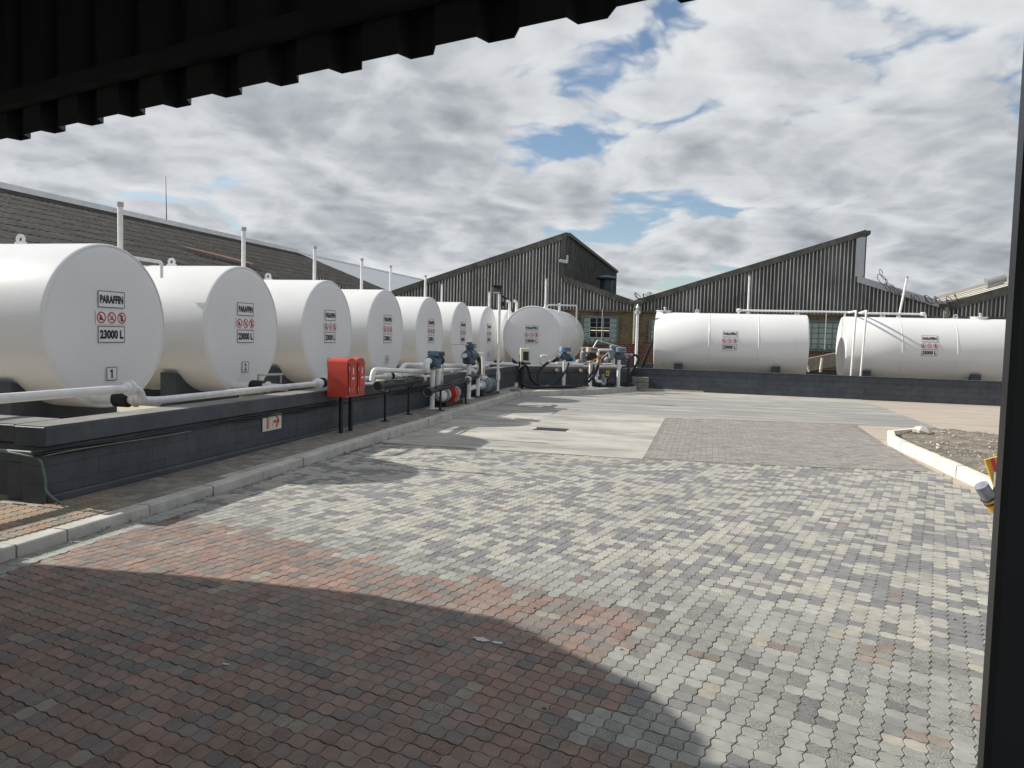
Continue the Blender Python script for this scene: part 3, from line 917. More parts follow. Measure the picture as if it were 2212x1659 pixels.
lit = MB()
for k in range(260):
    if k < 150:
        y = rng.uniform(4.6, 15); x = kerb_x(y) + abs(rng.normal(0, .05)) + .02
    else:
        x = rng.uniform(-4.5, 3); y = rng.uniform(2.6, 11)
    s_ = rng.uniform(.004, .013)
    lit.bbox((x, y, .003 + s_ * .25), (s_ * 1.8, s_ * 1.1, s_ * .6), s_ * .25, rng.uniform(0, 6))
struct(lit.build('grit', M['joint_sand']), 'stuff')
wm = MB()
for (x, y, s_) in ((-1.22, 4.24, .8), (-1.12, 4.22, .5), (-2.40, 3.5, .3)):
    pts = []
    for i in range(13):
        a = 2 * math.pi * i / 13
        r_ = s_ * rng.uniform(.018, .055)
        pts.append((x + r_ * 1.5 * math.cos(a), y + r_ * math.sin(a), .0068))
    wm.quadmesh(pts, [tuple(range(13))])
struct(wm.build('paint_splash', M['splash']), 'stuff')
# ------------------------------------------------------------------ planted island at right
ISL = [(3.46, 8.2), (3.41, 10.7), (3.31, 13.1), (3.22, 15.0), (3.26, 15.9), (3.50, 16.55), (3.95, 16.95), (4.6, 17.1), (7.0, 17.2), (9.5, 17.3)]
gx = np.linspace(3.3, 10, 44); gy = np.linspace(7.0, 17.2, 60)
sm = MB(); vs = []; fs = []
for j, yy in enumerate(gy):
    for i, xx in enumerate(gx):
        xl = float(np.interp(yy, [p[1] for p in ISL[:6]], [p[0] for p in ISL[:6]])) + .09
        x = xl + (10 - xl) * (i / 43.0) ** 1.3
        y = min(yy, 16.4 + .8 * min(1, (x - 3.3) / 1.0) - .06)
        vs.append((x, y, 0.12 + 0.035 * (rng.random() - .3) + 0.04 * math.sin(x * 2.1 + y)))
nx_ = len(gx)
for j in range(len(gy) - 1):
    for i in range(nx_ - 1):
        fs.append((j * nx_ + i, j * nx_ + i + 1, (j + 1) * nx_ + i + 1, (j + 1) * nx_ + i))
sm.quadmesh(vs, fs)
soil = struct(sm.build('soil', M['soil'], smooth=60))
ki = resample(ISL, 0.9)
for k, (a, b) in enumerate(zip(ki[:-1], ki[1:])):
    h = 0.165 if k < 10 else 0.12
    mb = kerb_stone(b, a, 0.11, h, M['kerb_pale'], soil, 0.025)
    mb.parent = soil
# loose rubble on the soil, uncountable
rb = MB()
for k in range(900):
    y = rng.uniform(8.5, 17.0); x = rng.uniform(3.5, 8.0)
    if x < float(np.interp(y, [p[1] for p in ISL[:6]], [p[0] for p in ISL[:6]])) + .18: continue
    if y > 16.4: x = max(x, 3.95)
    s_ = abs(rng.normal(0, .009)) + .004
    if rng.random() < .05: s_ *= 2.2
    rot = Matrix.Rotation(rng.uniform(0, 6), 3, 'Z') @ Matrix.Rotation(rng.uniform(-.6, .6), 3, 'X')
    rb.bbox((x, y, 0.145 + 0.04 * math.sin(x * 2.1 + y) + s_ * .3), (s_ * 2.2, s_ * 1.5, s_ * 1.1), s_ * .4, rot=rot)
struct(rb.build('soil_rubble', M['rubble'], soil), 'stuff')
wd = MB()
for k in range(70):
    if k < 45:
        y = rng.uniform(9, 16.8); x = rng.uniform(3.6, 7.0); z = .14 + 0.04 * math.sin(x * 2.1 + y)
    else:
        y = rng.uniform(5.0, 14.0); x = kerb_x(y) + .012; z = .0
    for b_ in range(rng.integers(4, 9)):
        a = rng.uniform(0, 6.28); h = rng.uniform(.02, .07) * (.5 if k >= 45 else 1); l_ = rng.uniform(.01, .05)
        dx_, dy_ = math.cos(a), math.sin(a)
        wd.quadmesh([(x - dy_ * .003, y + dx_ * .003, z), (x + dy_ * .003, y - dx_ * .003, z), (x + dx_ * l_, y + dy_ * l_, z + h)], [(0, 1, 2)])
struct(wd.build('weeds', M['weed']), 'stuff')
st = MB()
st.lathe((0, 0, -.03), (0.25, 0.1, 1), [(0, .17), (.05, .2), (.11, .15), (.16, .05)], 7)
tag(st.build('stone', M['rubble'], None, None, (4.05, 16.5, 0.13)), 'pale broken lump of concrete on the soil by the kerb corner', 'stone')

# ================================================================== BUND WALLS
def block_run(parent, p, q, z0, courses, ch, thick, mat, bl=0.40, proud=0.0, joint=.002, bev=.004):
    """courses of painted blocks from p to q (front face line, road on the right of travel), every block its own object"""
    p, q = Vector((*p, 0)), Vector((*q, 0))
    d = (q - p); ln = d.length; d.normalize()
    nrm = Vector((d.y, -d.x, 0))
    ang = math.atan2(d.y, d.x)
    protos = {}
    for c in range(courses):
        t = -bl / 2 if c % 2 else 0.0
        while t < ln - 0.02:
            a, b = max(0, t), min(ln, t + bl)
            t += bl
            if b - a < 0.03: continue
            key = round(b - a, 3)
            if key not in protos:
                mb = MB(); mb.bbox((0, 0, 0), (b - a - joint, thick, ch - joint), bev)
                me = bpy.data.meshes.new('block')
                me.from_pydata(mb.v, [], mb.f); me.materials.append(mat)
                protos[key] = me
            o = bpy.data.objects.new('block', protos[key])
            COL.objects.link(o)
            o.parent = parent
            mid = p + d * ((a + b) / 2) - nrm * (thick / 2 - proud + random.uniform(0, .003))
            o.location = (mid.x, mid.y, z0 + ch * (c + .5))
            o.rotation_euler = (0, 0, ang)
XW, ZW = -5.96, 0.82
lw = thing('bund_wall', 'long low charcoal painted wall in front of the numbered tank row', 'wall', (XW, 6, 0))
def loc(parent, *pts):
    o = parent.location
    return [(p[0] - o.x, p[1] - o.y, p[2] - o.z) for p in pts]
block_run(lw, (0, 19.15), (0, -0.12), HK, 3, 0.177, 0.26, M['charcoal'], joint=.0012, bev=.002)
# flip so the face looks to +X: travel -Y puts +X on the left, so rebuild offsets
for o in list(lw.children):
    o.location.x = -0.13 - random.uniform(0, .0025)
mb = MB(); mb.box((-0.14, 9.5, HK + .265), (0.252, 19.2, .53)); mb.build('core', M['joint'], lw)
mb = MB(); mb.bbox((-0.15, 9.5, 0.725), (0.36, 19.3, 0.19), 0.012); mb.build('coping', M['charcoal'], lw)
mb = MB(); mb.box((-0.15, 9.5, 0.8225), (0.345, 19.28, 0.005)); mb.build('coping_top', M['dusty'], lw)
lw.rotation_euler = (0, 0, .0165)
mb = MB(); mb.bbox((0.004, 9.5, HK + .035), (0.05, 19.2, 0.09), 0.02); mb.build('plinth', M['charcoal'], lw)
# return wall at the near end
rw = thing('return_wall', 'short wide charcoal wall running left from the near end of the long wall', 'wall', (XW, 5.86, 0))
mb = MB(); mb.bbox((-4.35, 0.30, 0.735), (8.0, 0.55, 0.17), 0.012); mb.build('coping', M['coping'], rw)
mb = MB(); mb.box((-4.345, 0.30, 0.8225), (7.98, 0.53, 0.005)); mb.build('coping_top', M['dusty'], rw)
mb = MB()
for k in range(20):
    wd = 0.19 if k % 2 else 0.2
    mb.bbox((-0.42 - k * .4, 0.26, 0.55), (0.392, 0.42, 0.185), 0.01)
    mb.build('block', M['charcoal'], rw); mb = MB()
mb = MB(); mb.bbox((-0.34, 0.28, 0.27), (0.34, 0.40, 0.37), 0.008); mb.build('pillar', M['charcoal'], rw)
mb = MB(); mb.bbox((-4.4, 0.36, 0.26), (7.8, 0.22, 0.36), 0.008); mb.build('lower_wall', M['charcoal'], rw)
cable = MB()
for k, (dz, wob) in enumerate(((0, .010), (-.02, .016), (-.036, .012))):
    pts = []
    for i in range(46):
        y = 5.72 + i * 0.38
        pts.append((XW + .028 + .006 * k - (y - 6) * .0165, y, 0.597 + dz + wob * math.sin(i * 1.7 + k) - .012 * math.sin(i * .45 + k)))
    cable.tube(pts, 0.012 if k < 2 else .009, 6)
tag(cable.build('cable_bundle', M['rubber'], None, 60), 'thin black cables clipped under the coping of the long wall', 'cable')
cg = MB()
cg.tube(curve_pts([(-7.6, 5.79, .60), (-6.9, 5.78, .565), (-6.4, 5.76, .585), (-6.05, 5.76, .56), (-5.915, 5.78, .52), (-5.90, 5.82, .35), (-5.90, 5.84, .22), (-5.83, 5.92, .10)], 7), .011, 7)
cg.tube(curve_pts([(-5.915, 5.80, .555), (-5.905, 6.3, .566), (-5.9, 7.4, .555), (-5.9, 7.9, .558)], 8), .006, 6)
tag(cg.build('green_cable', M['cable_green'], None, 60), 'pale green cable drooping to the ground at the wall corner', 'cable')
cg = MB()
cg.tube(curve_pts([(-8.4, 5.78, .585), (-7.4, 5.77, .60), (-6.7, 5.765, .592), (-6.0, 5.77, .59)], 7), .013, 7)
tag(cg.build('grey_cable', M['cable_grey'], None, 60), 'pale grey conduit under the near end of the coping', 'cable')

# angled wall behind the meters
AP, AQ = (-6.0, 25.1), (-2.7, 27.7)
aw = thing('angled_wall', 'charcoal wall set at an angle behind the row of meter pedestals', 'wall')
d_ = Vector((AQ[0] - AP[0], AQ[1] - AP[1], 0)); la = d_.length; da = d_.normalized(); na_ = Vector((da.y, -da.x, 0))
block_run(aw, AP, AQ, HK, 3, 0.177, 0.22, M['charcoal'])
mid = Vector((*AP, 0)) + da * la / 2
mb = MB(); c_ = mid - na_ * .115; mb.box((c_.x, c_.y, HK + .265), (la - .02, .2, .53), math.atan2(da.y, da.x)); mb.build('core', M['joint'], aw)
c_ = mid - na_ * .10; mb = MB(); mb.bbox((c_.x, c_.y, .695), (la + .1, .27, .15), .012, math.atan2(da.y, da.x)); mb.build('coping', M['coping'], aw)
mb = MB(); mb.bbox((-2.82, 28.05, .385), (.24, .8, .765), .012); mb.build('end_pier', M['charcoal'], aw)

# right block wall in front of the two long tanks
bw = thing('block_wall', 'low charcoal block wall in front of the two sideways tanks', 'wall', (-2.7, 28.45, 0), R(-3.4))
block_run(bw, (0, 0), (15.6, 0), 0.0, 4, 0.19, 0.20, M['charcoal'])
mb = MB(); mb.box((7.8, .11, .375), (15.58, .19, .75)); mb.build('core', M['joint'], bw)
mb = MB(); mb.bbox((7.8, .10, .772), (15.7, .25, .022), .006); mb.build('cap', M['coping'], bw)
# rear bund wall, seen between and beside the tanks
rwl = MB(); rwl.bbox((5.0, 32.6, .42), (18, .2, .85), .01)
tag(rwl.build('rear_wall', M['charcoal']), 'low charcoal wall behind the two sideways tanks', 'wall')
bf = MB(); bf.prism([(-15, 6.3), (-6.2, 6.3), (-6.2, 24), (-2.7, 27), (-2.7, 28.3), (14, 28.3), (14, 32.7), (-15, 36)], -.05, .05)
struct(bf.build('bund_floor', M['bund']))

# ================================================================== TANKS
TR = 1.1275
def tank(name, label, pos, rz, length, zc, number=None, signs='end', seams=(), lugs=(), vent=None, hatch=None, saddles=(), outlet=False, group='white paraffin storage tanks'):
    t = thing(name, label, 'tank', pos, rz, group)
    mb = MB()
    mb.lathe((0, 0, zc), (1, 0, 0), [(-length + .012, TR - .10), (-length, TR - .06), (-length + .01, TR - .02), (-length + .04, TR), (-length * .66, TR), (-length * .33, TR), (-.05, TR), (-.018, TR - .004), (-.002, TR - .016), (0, TR - .028), (-.012, TR - .034)], 96)
    mb.build('shell', M['tank'], t, 40)
    mb = MB()
    mb.lathe((0, 0, zc), (1, 0, 0), [(-.02, TR - .033), (-.006, TR - .05), (.002, TR - .12), (.012, TR * .6), (.018, TR * .25), (.019, .002)], 72, caps=False)
    mb.build('end_plate', M['tank_end'], t, 40)
    for s in seams:
        mb = MB(); mb.lathe((s, 0, zc), (1, 0, 0), [(-.014, TR + .001), (0, TR + .010), (.014, TR + .001)], 72, caps=False)
        mb.build('weld_seam', M['tank'], t, 60)
    for (lx, ly) in lugs:
        mb = MB()
        zt = zc + math.sqrt(max(0, TR * TR - ly * ly))
        ring_v = []; n = 20
        for yy in (-.012, .012):
            for i in range(n):
                a = 2 * math.pi * i / n
                ring_v += [(lx + .033 * math.cos(a), ly + yy, zt + .075 + .033 * math.sin(a)), (lx + .075 * math.cos(a), ly + yy, zt + .075 + .075 * math.sin(a))]
        fs = []
        for i in range(n):
            j = (i + 1) % n
            fs += [(2 * i, 2 * i + 1, 2 * j + 1, 2 * j), (2 * n + 2 * i, 2 * n + 2 * j, 2 * n + 2 * j + 1, 2 * n + 2 * i + 1),
                   (2 * i + 1, 2 * n + 2 * i + 1, 2 * n + 2 * j + 1, 2 * j + 1), (2 * i, 2 * j, 2 * n + 2 * j, 2 * n + 2 * i)]
        mb.quadmesh(ring_v, fs)
        mb.box((lx, ly, zt + .012), (.19, .026, .05))
        mb.build('lifting_lug', M['tank'], t, 50)
    if vent:
        vx, vy, top = vent[:3]
        lean = vent[3] if len(vent) > 3 else 0.0
        zb = zc + math.sqrt(max(0, TR * TR - vy * vy)) - .03
        mb = MB(); mb.cyl((vx, vy, zb), (vx + lean, vy, top), .037, n=14)
        mb.cyl((vx, vy, zb), (vx, vy, zb + .09), .075, .075, n=14)
        v_ = mb.build('vent_pipe', M['pipe_white'], t, 50)
        mb = MB(); mb.cyl((vx + lean, vy, top - .01), (vx + lean, vy, top + .055), .047, n=14)
        mb.build('vent_cap', M['steel'], v_, 50)
    if hatch:
        hx, hy, dark = hatch
        zt = zc + TR
        mb = MB(); mb.lathe((hx, hy, zt - .03), (0, 0, 1), [(0, .26), (.07, .26), (.075, .29), (.10, .29), (.105, .05)], 24)
        h_ = mb.build('hatch', M['pipe_white'], t, 40)
        mb = MB(); mb.cyl((hx + .05, hy, zt + .07), (hx + .05, hy, zt + .17), .05, .04, 12); mb.cyl((hx + .05, hy, zt + .17), (hx + .05, hy, zt + .2), .065, .05, 12)
        mb.build('valve', M['black'] if dark else M['steel'], h_, 40)
    for (sx, wd) in saddles:
        mb = MB()
        hw = wd / 2; zt = zc - math.sqrt(TR * TR - min(hw, TR * .95) ** 2)
        arc = []
        for i in range(13):
            yy = -hw + .06 + (wd - .12) * i / 12
            arc.append((yy, zc - math.sqrt(TR * TR - yy * yy) - .004))
        poly = [(-hw - .05, .05), (hw + .05, .05), (hw + .05, arc[-1][1] + .03)] + arc[::-1] + [(-hw - .05, arc[0][1] + .03)]
        n = len(poly)
        vs = [(sx - .15, y, z) for y, z in poly] + [(sx + .15, y, z) for y, z in poly]
        mb.quadmesh(vs, [(i, (i + 1) % n, n + (i + 1) % n, n + i) for i in range(n)] + [tuple(range(n - 1, -1, -1)), tuple(range(n, 2 * n))])
        mb.build('saddle', M['charcoal'], t)
    if outlet:
        oy, oz = -.30, .80 - 0.0
        mb = MB(); mb.cyl((-.03, oy, oz), (1.04, oy, oz), .058, n=16); o_ = mb.build('outlet_pipe', M['pipe_white'], t, 50)
        mb = MB(); mb.lathe((.34, oy, oz), (1, 0, 0), [(0, .085), (.02, .105), (.22, .105), (.24, .085)], 20)
        mb.build('coupling', M['rubber'], o_, 50)
        mb = MB(); mb.lathe((.66, oy, oz), (1, 0, 0), [(0, .095), (.03, .095), (.032, .07)], 20)
        mb.build('flange', M['pipe_white'], o_, 50)
        mb = MB(); mb.cyl((.48, oy, oz + .1), (.48, oy, oz + .205), .02, n=8)
        mb.box((.48, oy + .08, oz + .205), (.025, .22, .012))
        mb.build('valve_handle', M['steel'], o_, 50)
    if signs == 'end':
        put_signs(t, lambda a, b, c: (.021 + c, a, b), number, 0.0)
    elif signs == 'side':
        cxs = -length / 2
        def wrap(a, b, c):
            ang = (b - zc) / TR
            return (cxs + a, -(TR + c) * math.cos(ang), zc + (TR + c) * math.sin(ang))
        put_signs(t, wrap, None, -.03)
    return t
TY = [9.03, 12.22, 15.4, 18.51, 21.72, 24.78, 27.95]
XT, ZC, TL = -8.04, 1.768, 5.45
word = ['nearest and leftmost white paraffin tank marked 1', 'white paraffin tank marked 2, beside tank 1', 'white paraffin tank marked 3 behind the red cabinet',
        'white paraffin tank marked 4, fourth in the row', 'fifth white paraffin tank of the numbered row', 'sixth white paraffin tank, second last of the numbered row', 'last white paraffin tank of the numbered row, beside the lamp pole']
VENT = [(-8.30, .50, 3.50), (-8.39, .50, 3.60), (-8.68, .50, 3.64), (-9.0, .5, 3.69), (-9.56, .5, 3.81), (-9.58, .5, 3.77), (-10.1, .5, 3.70)]
for i, y in enumerate(TY):
    vx, vy, vz = VENT[i]
    tank('storage_tank', word[i], (XT, y, 0), 0, TL, ZC, str(i + 1), 'end', seams=(-1.8, -3.6), lugs=((-1.5, 0.0), (-4.3, 0.0)),
         vent=(vx - XT, vy, vz), hatch=None if i in (0, 1) else (-1.75 - .1 * i, -.12, i in (3, 4, 5)), saddles=((-.85, 1.75), (-4.3, 1.75)), outlet=True)
tank('storage_tank', 'white tank facing the yard head on behind the meter pedestals', (-6.46, 28.3, 0), -math.pi / 2, 5.35, 1.84, None, 'end', seams=(-1.75, -3.5),
     lugs=((-1.3, .2), (-4.2, .2)), vent=(-1.2, .24, 4.02), saddles=((-.8, 1.7), (-4.2, 1.7)))
tank('storage_tank', 'white tank mostly hidden between the lamp pole and the head-on tank', (XT, 31.1, 0), 0, TL, ZC, None, None, seams=(-1.8,), vent=(-1.0, .3, 3.6), saddles=((-.85, 1.7),))
TA = tank('storage_tank', 'white tank lying sideways, left one of the two behind the block wall', (3.36, 29.9, 0), 0, 5.36, 1.735, None, 'side', seams=(-1.69, -3.4),
     lugs=((-3.88, .0), (-.35, .0)), vent=(-2.05, .0, 4.22), hatch=(-5.1, 0, False), saddles=((-4.45, 1.75), (-1.05, 1.75)))
TB = tank('storage_tank', 'white tank lying sideways, right one of the two behind the block wall', (9.78, 29.9, 0), 0, 5.23, 1.70, None, 'side', seams=(-1.75, -3.45),
     lugs=((-3.9, .0), (-1.58, .0)), vent=(-3.38, .0, 4.22, .2), hatch=(-.85, 0, False), saddles=((-4.5, 1.75), (-1.1, 1.75)))

# pipework on top of the sideways tanks
mb = MB()
mb.pipe([(.98, 29.85, 2.80), (.98, 29.85, 2.985), (4.78, 29.85, 2.985), (4.78, 28.55, 2.97), (4.72, 28.55, .70)], .036, .07)
mb.cyl((4.62, 29.85, 2.80), (4.62, 29.85, 3.0), .035, n=10)
mb.lathe((.90, 29.85, 2.985), (1, 0, 0), [(0, .05), (.03, .07), (.14, .07), (.17, .05)], 14)
tag(mb.build('overflow_pipe', M['pipe_white'], None, 50), 'white pipe over the left sideways tank, bent down in front of its neighbour', 'pipe')
mb = MB()
mb.pipe([(7.25, 29.85, 2.76), (7.25, 29.85, 2.96), (5.10, 29.85, 2.96), (5.10, 28.52, 2.985), (5.02, 28.52, .70)], .036, .07)
mb.lathe((7.08, 29.85, 2.96), (1, 0, 0), [(0, .05), (.03, .07), (.14, .07), (.17, .05)], 14)
tag(mb.build('overflow_pipe', M['pipe_white'], None, 50), 'white pipe over the right sideways tank with a straight drop at its left end', 'pipe')
mb = MB()
mb.pipe([(-6.15, 29.5, 2.9), (-6.15, 29.5, 3.06), (-5.0, 29.5, 3.05), (-5.0, 29.5, 2.34)], .032, .05)
mb.cyl((-5.78, 30.1, 2.8), (-5.78, 30.1, 3.16), .04, n=10)
tag(mb.build('overflow_pipe', M['pipe_white'], None, 50), 'thin white pipe hooked over the side of the head-on tank', 'pipe')
mb = MB()
for (x0, y0) in ((-7.18, 28.7), (-7.5, 28.9)):
    mb.pipe([(x0, y0, 2.2), (x0, y0, 3.12), (x0 - .12, y0, 3.16)], .05, .06)
tag(mb.build('overflow_pipe', M['pipe_white'], None, 50), 'pair of short white pipes rising beside the lamp pole', 'pipe')
mb = MB()
mb.pipe([(-8.9, 10.45, 2.86), (-8.9, 11.15, 2.86), (-8.9, 11.15, 2.6)], .028, .05)
mb.pipe([(-8.9, 10.0, 2.45), (-8.9, 10.46, 2.86)], .028, .05)
tag(mb.build('bridge_pipe', M['pipe_white'], None, 50), 'thin white pipe bridging the tops of tanks 1 and 2', 'pipe')

# manifold along the row
mf = thing('manifold', 'white manifold pipe running along the row behind the long wall', 'pipe', (-7.0, 8, 0))
mb = MB()
mb.tube([(0, -3.5, 1.0), (0, .18, 1.0)], .052, 18)
mb.lathe((0, .10, 1.0), (0, 1, 0), [(0, .055), (.02, .075), (.07, .075), (.075, .10), (.11, .10), (.115, .06)], 24)
mb.pipe([(0, .22, 1.0), (0, .36, .97), (0, .42, .82), (0, .75, .815)], .052, .12, 18, 8)
mb.build('near_pipe', M['pipe_white'], mf, 50)
mb = MB(); mb.tube([(0, .7, .815), (0, 16.4, .83)], .048, 18); mb.build('long_pipe', M['pipe_white'], mf, 50)
for y in (5.0, 8.2, 11.2, 14.1):
    mb = MB(); mb.lathe((0, y - .12, .82), (0, 1, 0), [(0, .05), (.03, .08), (.12, .095), (.21, .08), (.24, .05)], 20); j_ = mb.build('joint_ball', M['pipe_white'], mf, 50)
    mb = MB(); mb.lathe((0, y + .14, .82), (0, 1, 0), [(0, .06), (.01, .10), (.06, .10), (.07, .06)], 20); mb.build('joint_ring', M['rubber'], j_, 50)
mb = MB(); mb.tube([(-.35, 3.6, 1.02), (-.35, 4.35, 1.0)], .02, 8); mb.tube([(-.35, 4.3, 1.0), (-.35, 4.3, .85)], .016, 8); mb.build('handrail', M['steel'], mf, 50)
mb = MB()
mb.pipe([(-6.25, 13.72, .86), (-6.25, 13.78, 1.07), (-6.05, 16.2, .96)], .05, .12, 16)
tag(mb.build('transfer_pipe', M['pipe_white'], None, 50), 'white pipe hooked over the long wall to the first meter', 'pipe')
mb = MB()
mb.pipe([(-6.45, 15.55, .84), (-6.45, 15.75, 1.10), (-6.30, 19.55, .98), (-5.90, 19.60, .80), (-5.90, 19.6, .20)], .055, .16, 16)
tag(mb.build('transfer_pipe', M['pipe_white'], None, 50), 'longer white pipe passing behind the first meter and bent down to the pavement', 'pipe')

# ================================================================== SIDEWALK EQUIPMENT
# fire extinguisher cabinet
ec = thing('extinguisher_cabinet', 'red double fire extinguisher cabinet on two black posts', 'cabinet', (-5.78, 11.69, SZ(11.69)))
ec_z0, ec_h = .605, .56
for k, yc in enumerate((-.166, .166)):
    mb = MB()
    hw, hd = .164, .17
    prof = [(-hw, 0), (hw, 0), (hw, ec_h)]
    for i in range(1, 8):
        a = math.pi * i / 8
        prof.append((hw * math.cos(a), ec_h + .065 * math.sin(a)))
    prof.append((-hw, ec_h))
    n = len(prof)
    vs = [(-hd, y + yc, z + ec_z0) for y, z in prof] + [(hd, y + yc, z + ec_z0) for y, z in prof]
    mb.quadmesh(vs, [(i, (i + 1) % n, n + (i + 1) % n, n + i) for i in range(n)] + [tuple(range(n - 1, -1, -1)), tuple(range(n, 2 * n))])
    bx = mb.build('cabinet', M['red'], ec, 35)
    mb = MB(); mb.bbox((hd + .008, yc + .012, ec_z0 + .29), (.022, .255, .53), .006)
    dr = mb.build('door', M['red_dark'], ec)
    mb = MB(); mb.bbox((hd + .022, yc + .02, ec_z0 + .30), (.006, .17, .44), .002); mb.build('door_panel', M['red'], dr)
    for zz in (.12, .45):
        mb = MB(); mb.bbox((hd + .024, yc - .118, ec_z0 + zz), (.012, .022, .075), .003); mb.build('hinge', M['steel'], dr)
    mb = MB(); mb.box((hd + .0265, yc + .02, ec_z0 + .30), (.003, .075, .03)); mb.build('label_plate', M['sign_white'], dr)
    mb = MB(); mb.box((hd + .0265, yc + .02, ec_z0 + .42), (.003, .028, .10)); mb.build('window_strip', M['sign_white'], dr)
    mb = MB(); mb.cyl((hd + .02, yc + .02, ec_z0 + .18), (hd + .034, yc + .02, ec_z0 + .18), .02, n=12); mb.build('latch', M['brass'], dr, 40)
    mb = MB(); mb.cyl((0, yc * 1.05, 0), (0, yc * 1.05, ec_z0), .036, n=14); mb.build('post', M['black'], ec, 40)

# extinguisher sign on the wall
sg = thing('fire_sign', 'cream fire extinguisher sign with red arrow on the long wall', 'sign', (XW + .004 - 3.83 * .0165 + .004, 9.83, .47), .0165)
mb = MB(); mb.bbox((.006, 0, 0), (.012, .50, .235), .002); mb.build('board', M['sign_face'], sg)
def flat(name, mat, shapes, parent, out):
    mb = MB()
    for vs, fs in shapes:
        mb.quadmesh([(out, a, b) for a, b, _ in vs], fs)
    return mb.build(name, mat, parent)
flat('divider', M['cable_grey'], [rect(-.004, -.105, .002, .105)], sg, .0135)
flat('arrow', M['sign_orange'], [([(.025, -.022, 0), (.12, -.022, 0), (.12, .022, 0), (.025, .022, 0)], [(0, 1, 2, 3)]),
                                ([(.075, .085, 0), (.125, .085, 0), (.20, 0, 0), (.155, 0, 0)], [(3, 2, 1, 0)]), ([(.075, -.085, 0), (.125, -.085, 0), (.20, 0, 0), (.155, 0, 0)], [(0, 1, 2, 3)]),
                                ([(.12, -.022, 0), (.16, -.022, 0), (.16, .022, 0), (.12, .022, 0)], [(0, 1, 2, 3)])], sg, .0136)
flat('extinguisher_symbol', M['sign_orange'], [rect(-.150, -.09, -.100, .045), ([(-.150, .045, 0), (-.100, .045, 0), (-.118, .07, 0), (-.132, .07, 0)], [(0, 1, 2, 3)]),
     bar((-.165, .07), (-.08, .088), .016), bar((-.08, .088), (-.062, .05), .008), bar((-.062, .05), (-.075, -.05), .007)], sg, .0136)
mb = MB(); mb.cyl((.012, .012, -.04), (.016, .012, -.04), .008, n=10); mb.build('screw', M['grey_cast'], sg)

def hose_rest(name, label, pos, zt):
    t = thing(name, label, 'stand', (pos[0], pos[1], SZ(pos[1])), 0, 'black hose stands')
    zt -= SZ(pos[1]) - HK
    mb = MB(); mb.box((0, 0, .006), (.16, .16, .012)); mb.build('base_plate', M['black'], t)
    mb = MB(); mb.cyl((0, 0, .01), (0, 0, zt), .024, n=10); mb.build('post', M['black'], t, 40)
    mb = MB(); mb.tube(curve_pts([(-.09, 0, zt + .07), (-.06, 0, zt + .02), (0, 0, zt), (.06, 0, zt + .02), (.09, 0, zt + .07)], 5), .012, 8); mb.build('cradle', M['black'], t, 50)
    return t
hose_rest('hose_stand', 'black stand holding the coupling end of the left hose', (-5.80, 13.34), .60)
hose_rest('hose_stand', 'black stand under the middle of the left hose', (-5.85, 14.62), .62)
hose_rest('hose_stand', 'black stand just right of the first meter, nearest the kerb', (-5.57, 15.74), .49)
hose_rest('hose_stand', 'black stand between the red pump and the second meter', (-5.62, 17.7), .53)
def big_hose(label, a, b, sag, coupling=True):
    t = thing('suction_hose', label, 'hose', a)
    a_, b_ = Vector((0, 0, 0)), Vector(b) - Vector(a)
    d = b_.normalized()
    pts = [a_ + (b_ - a_) * (i / 14.0) + Vector((0, 0, sag * math.sin(math.pi * i / 14.0))) for i in range(15)]
    mb = MB(); mb.tube(pts, .048, 14)
    mb.build('hose', M['rubber'], t, 50)
    mb = MB(); mb.tube([p + Vector((.03, 0, .075 + .01 * math.sin(k))) for k, p in enumerate(pts[1:13])], .02, 8); mb.build('lead', M['rubber'], t, 50)
    mb = MB(); mb.lathe(a_ - d * .16, d, [(0, .075), (0, .092), (.05, .10), (.09, .095), (.10, .06), (.24, .055), (.25, .065), (.32, .062)], 20)
    c = mb.build('coupling', M['dark_metal'], t, 40)
    mb = MB(); mb.lathe(a_ - d * .165, d, [(0, .085), (.01, .07), (.03, .06), (.031, .005)], 20, caps=False); mb.build('coupling_face', M['brass'], c, 40)
    for s in (-1, 1):
        mb = MB(); mb.tube([a_ + d * .02 + Vector((0, 0, s * .09)), a_ + d * .15 + Vector((0, 0, s * .075))], .014, 8); mb.build('cam_lever', M['brass'], c, 40)
    mb = MB(); mb.lathe(b_ - d * .10, d, [(0, .06), (.03, .085), (.10, .085), (.12, .06)], 18); mb.build('end_ring', M['steel'], t, 40)
    return t
big_hose('black suction hose left of the first meter, resting on two stands', (-5.76, 13.02, .82), (-5.84, 15.4, .845), -.02)
big_hose('black suction hose right of the first meter, in front of the red pump', (-5.58, 15.12, .60), (-5.66, 18.0, .72), -.02)

def meter(name, label, pos, rz, body, head, z, post_r=.055, lever=None, flange=M['pipe_white'], big=1.0, post_mat=None):
    t = thing(name, label, 'meter', (pos[0], pos[1], SZ(pos[1])), rz)
    mb = MB(); mb.cyl((0, 0, 0), (0, 0, z), post_r, n=18); mb.build('pedestal', post_mat or M['pipe_white'], t, 50)
    mb = MB(); mb.lathe((0, 0, 0), (0, 0, 1), [(0, post_r + .09), (.014, post_r + .09), (.018, post_r + .01)], 18); mb.build('base_flange', flange, t, 40)
    return t
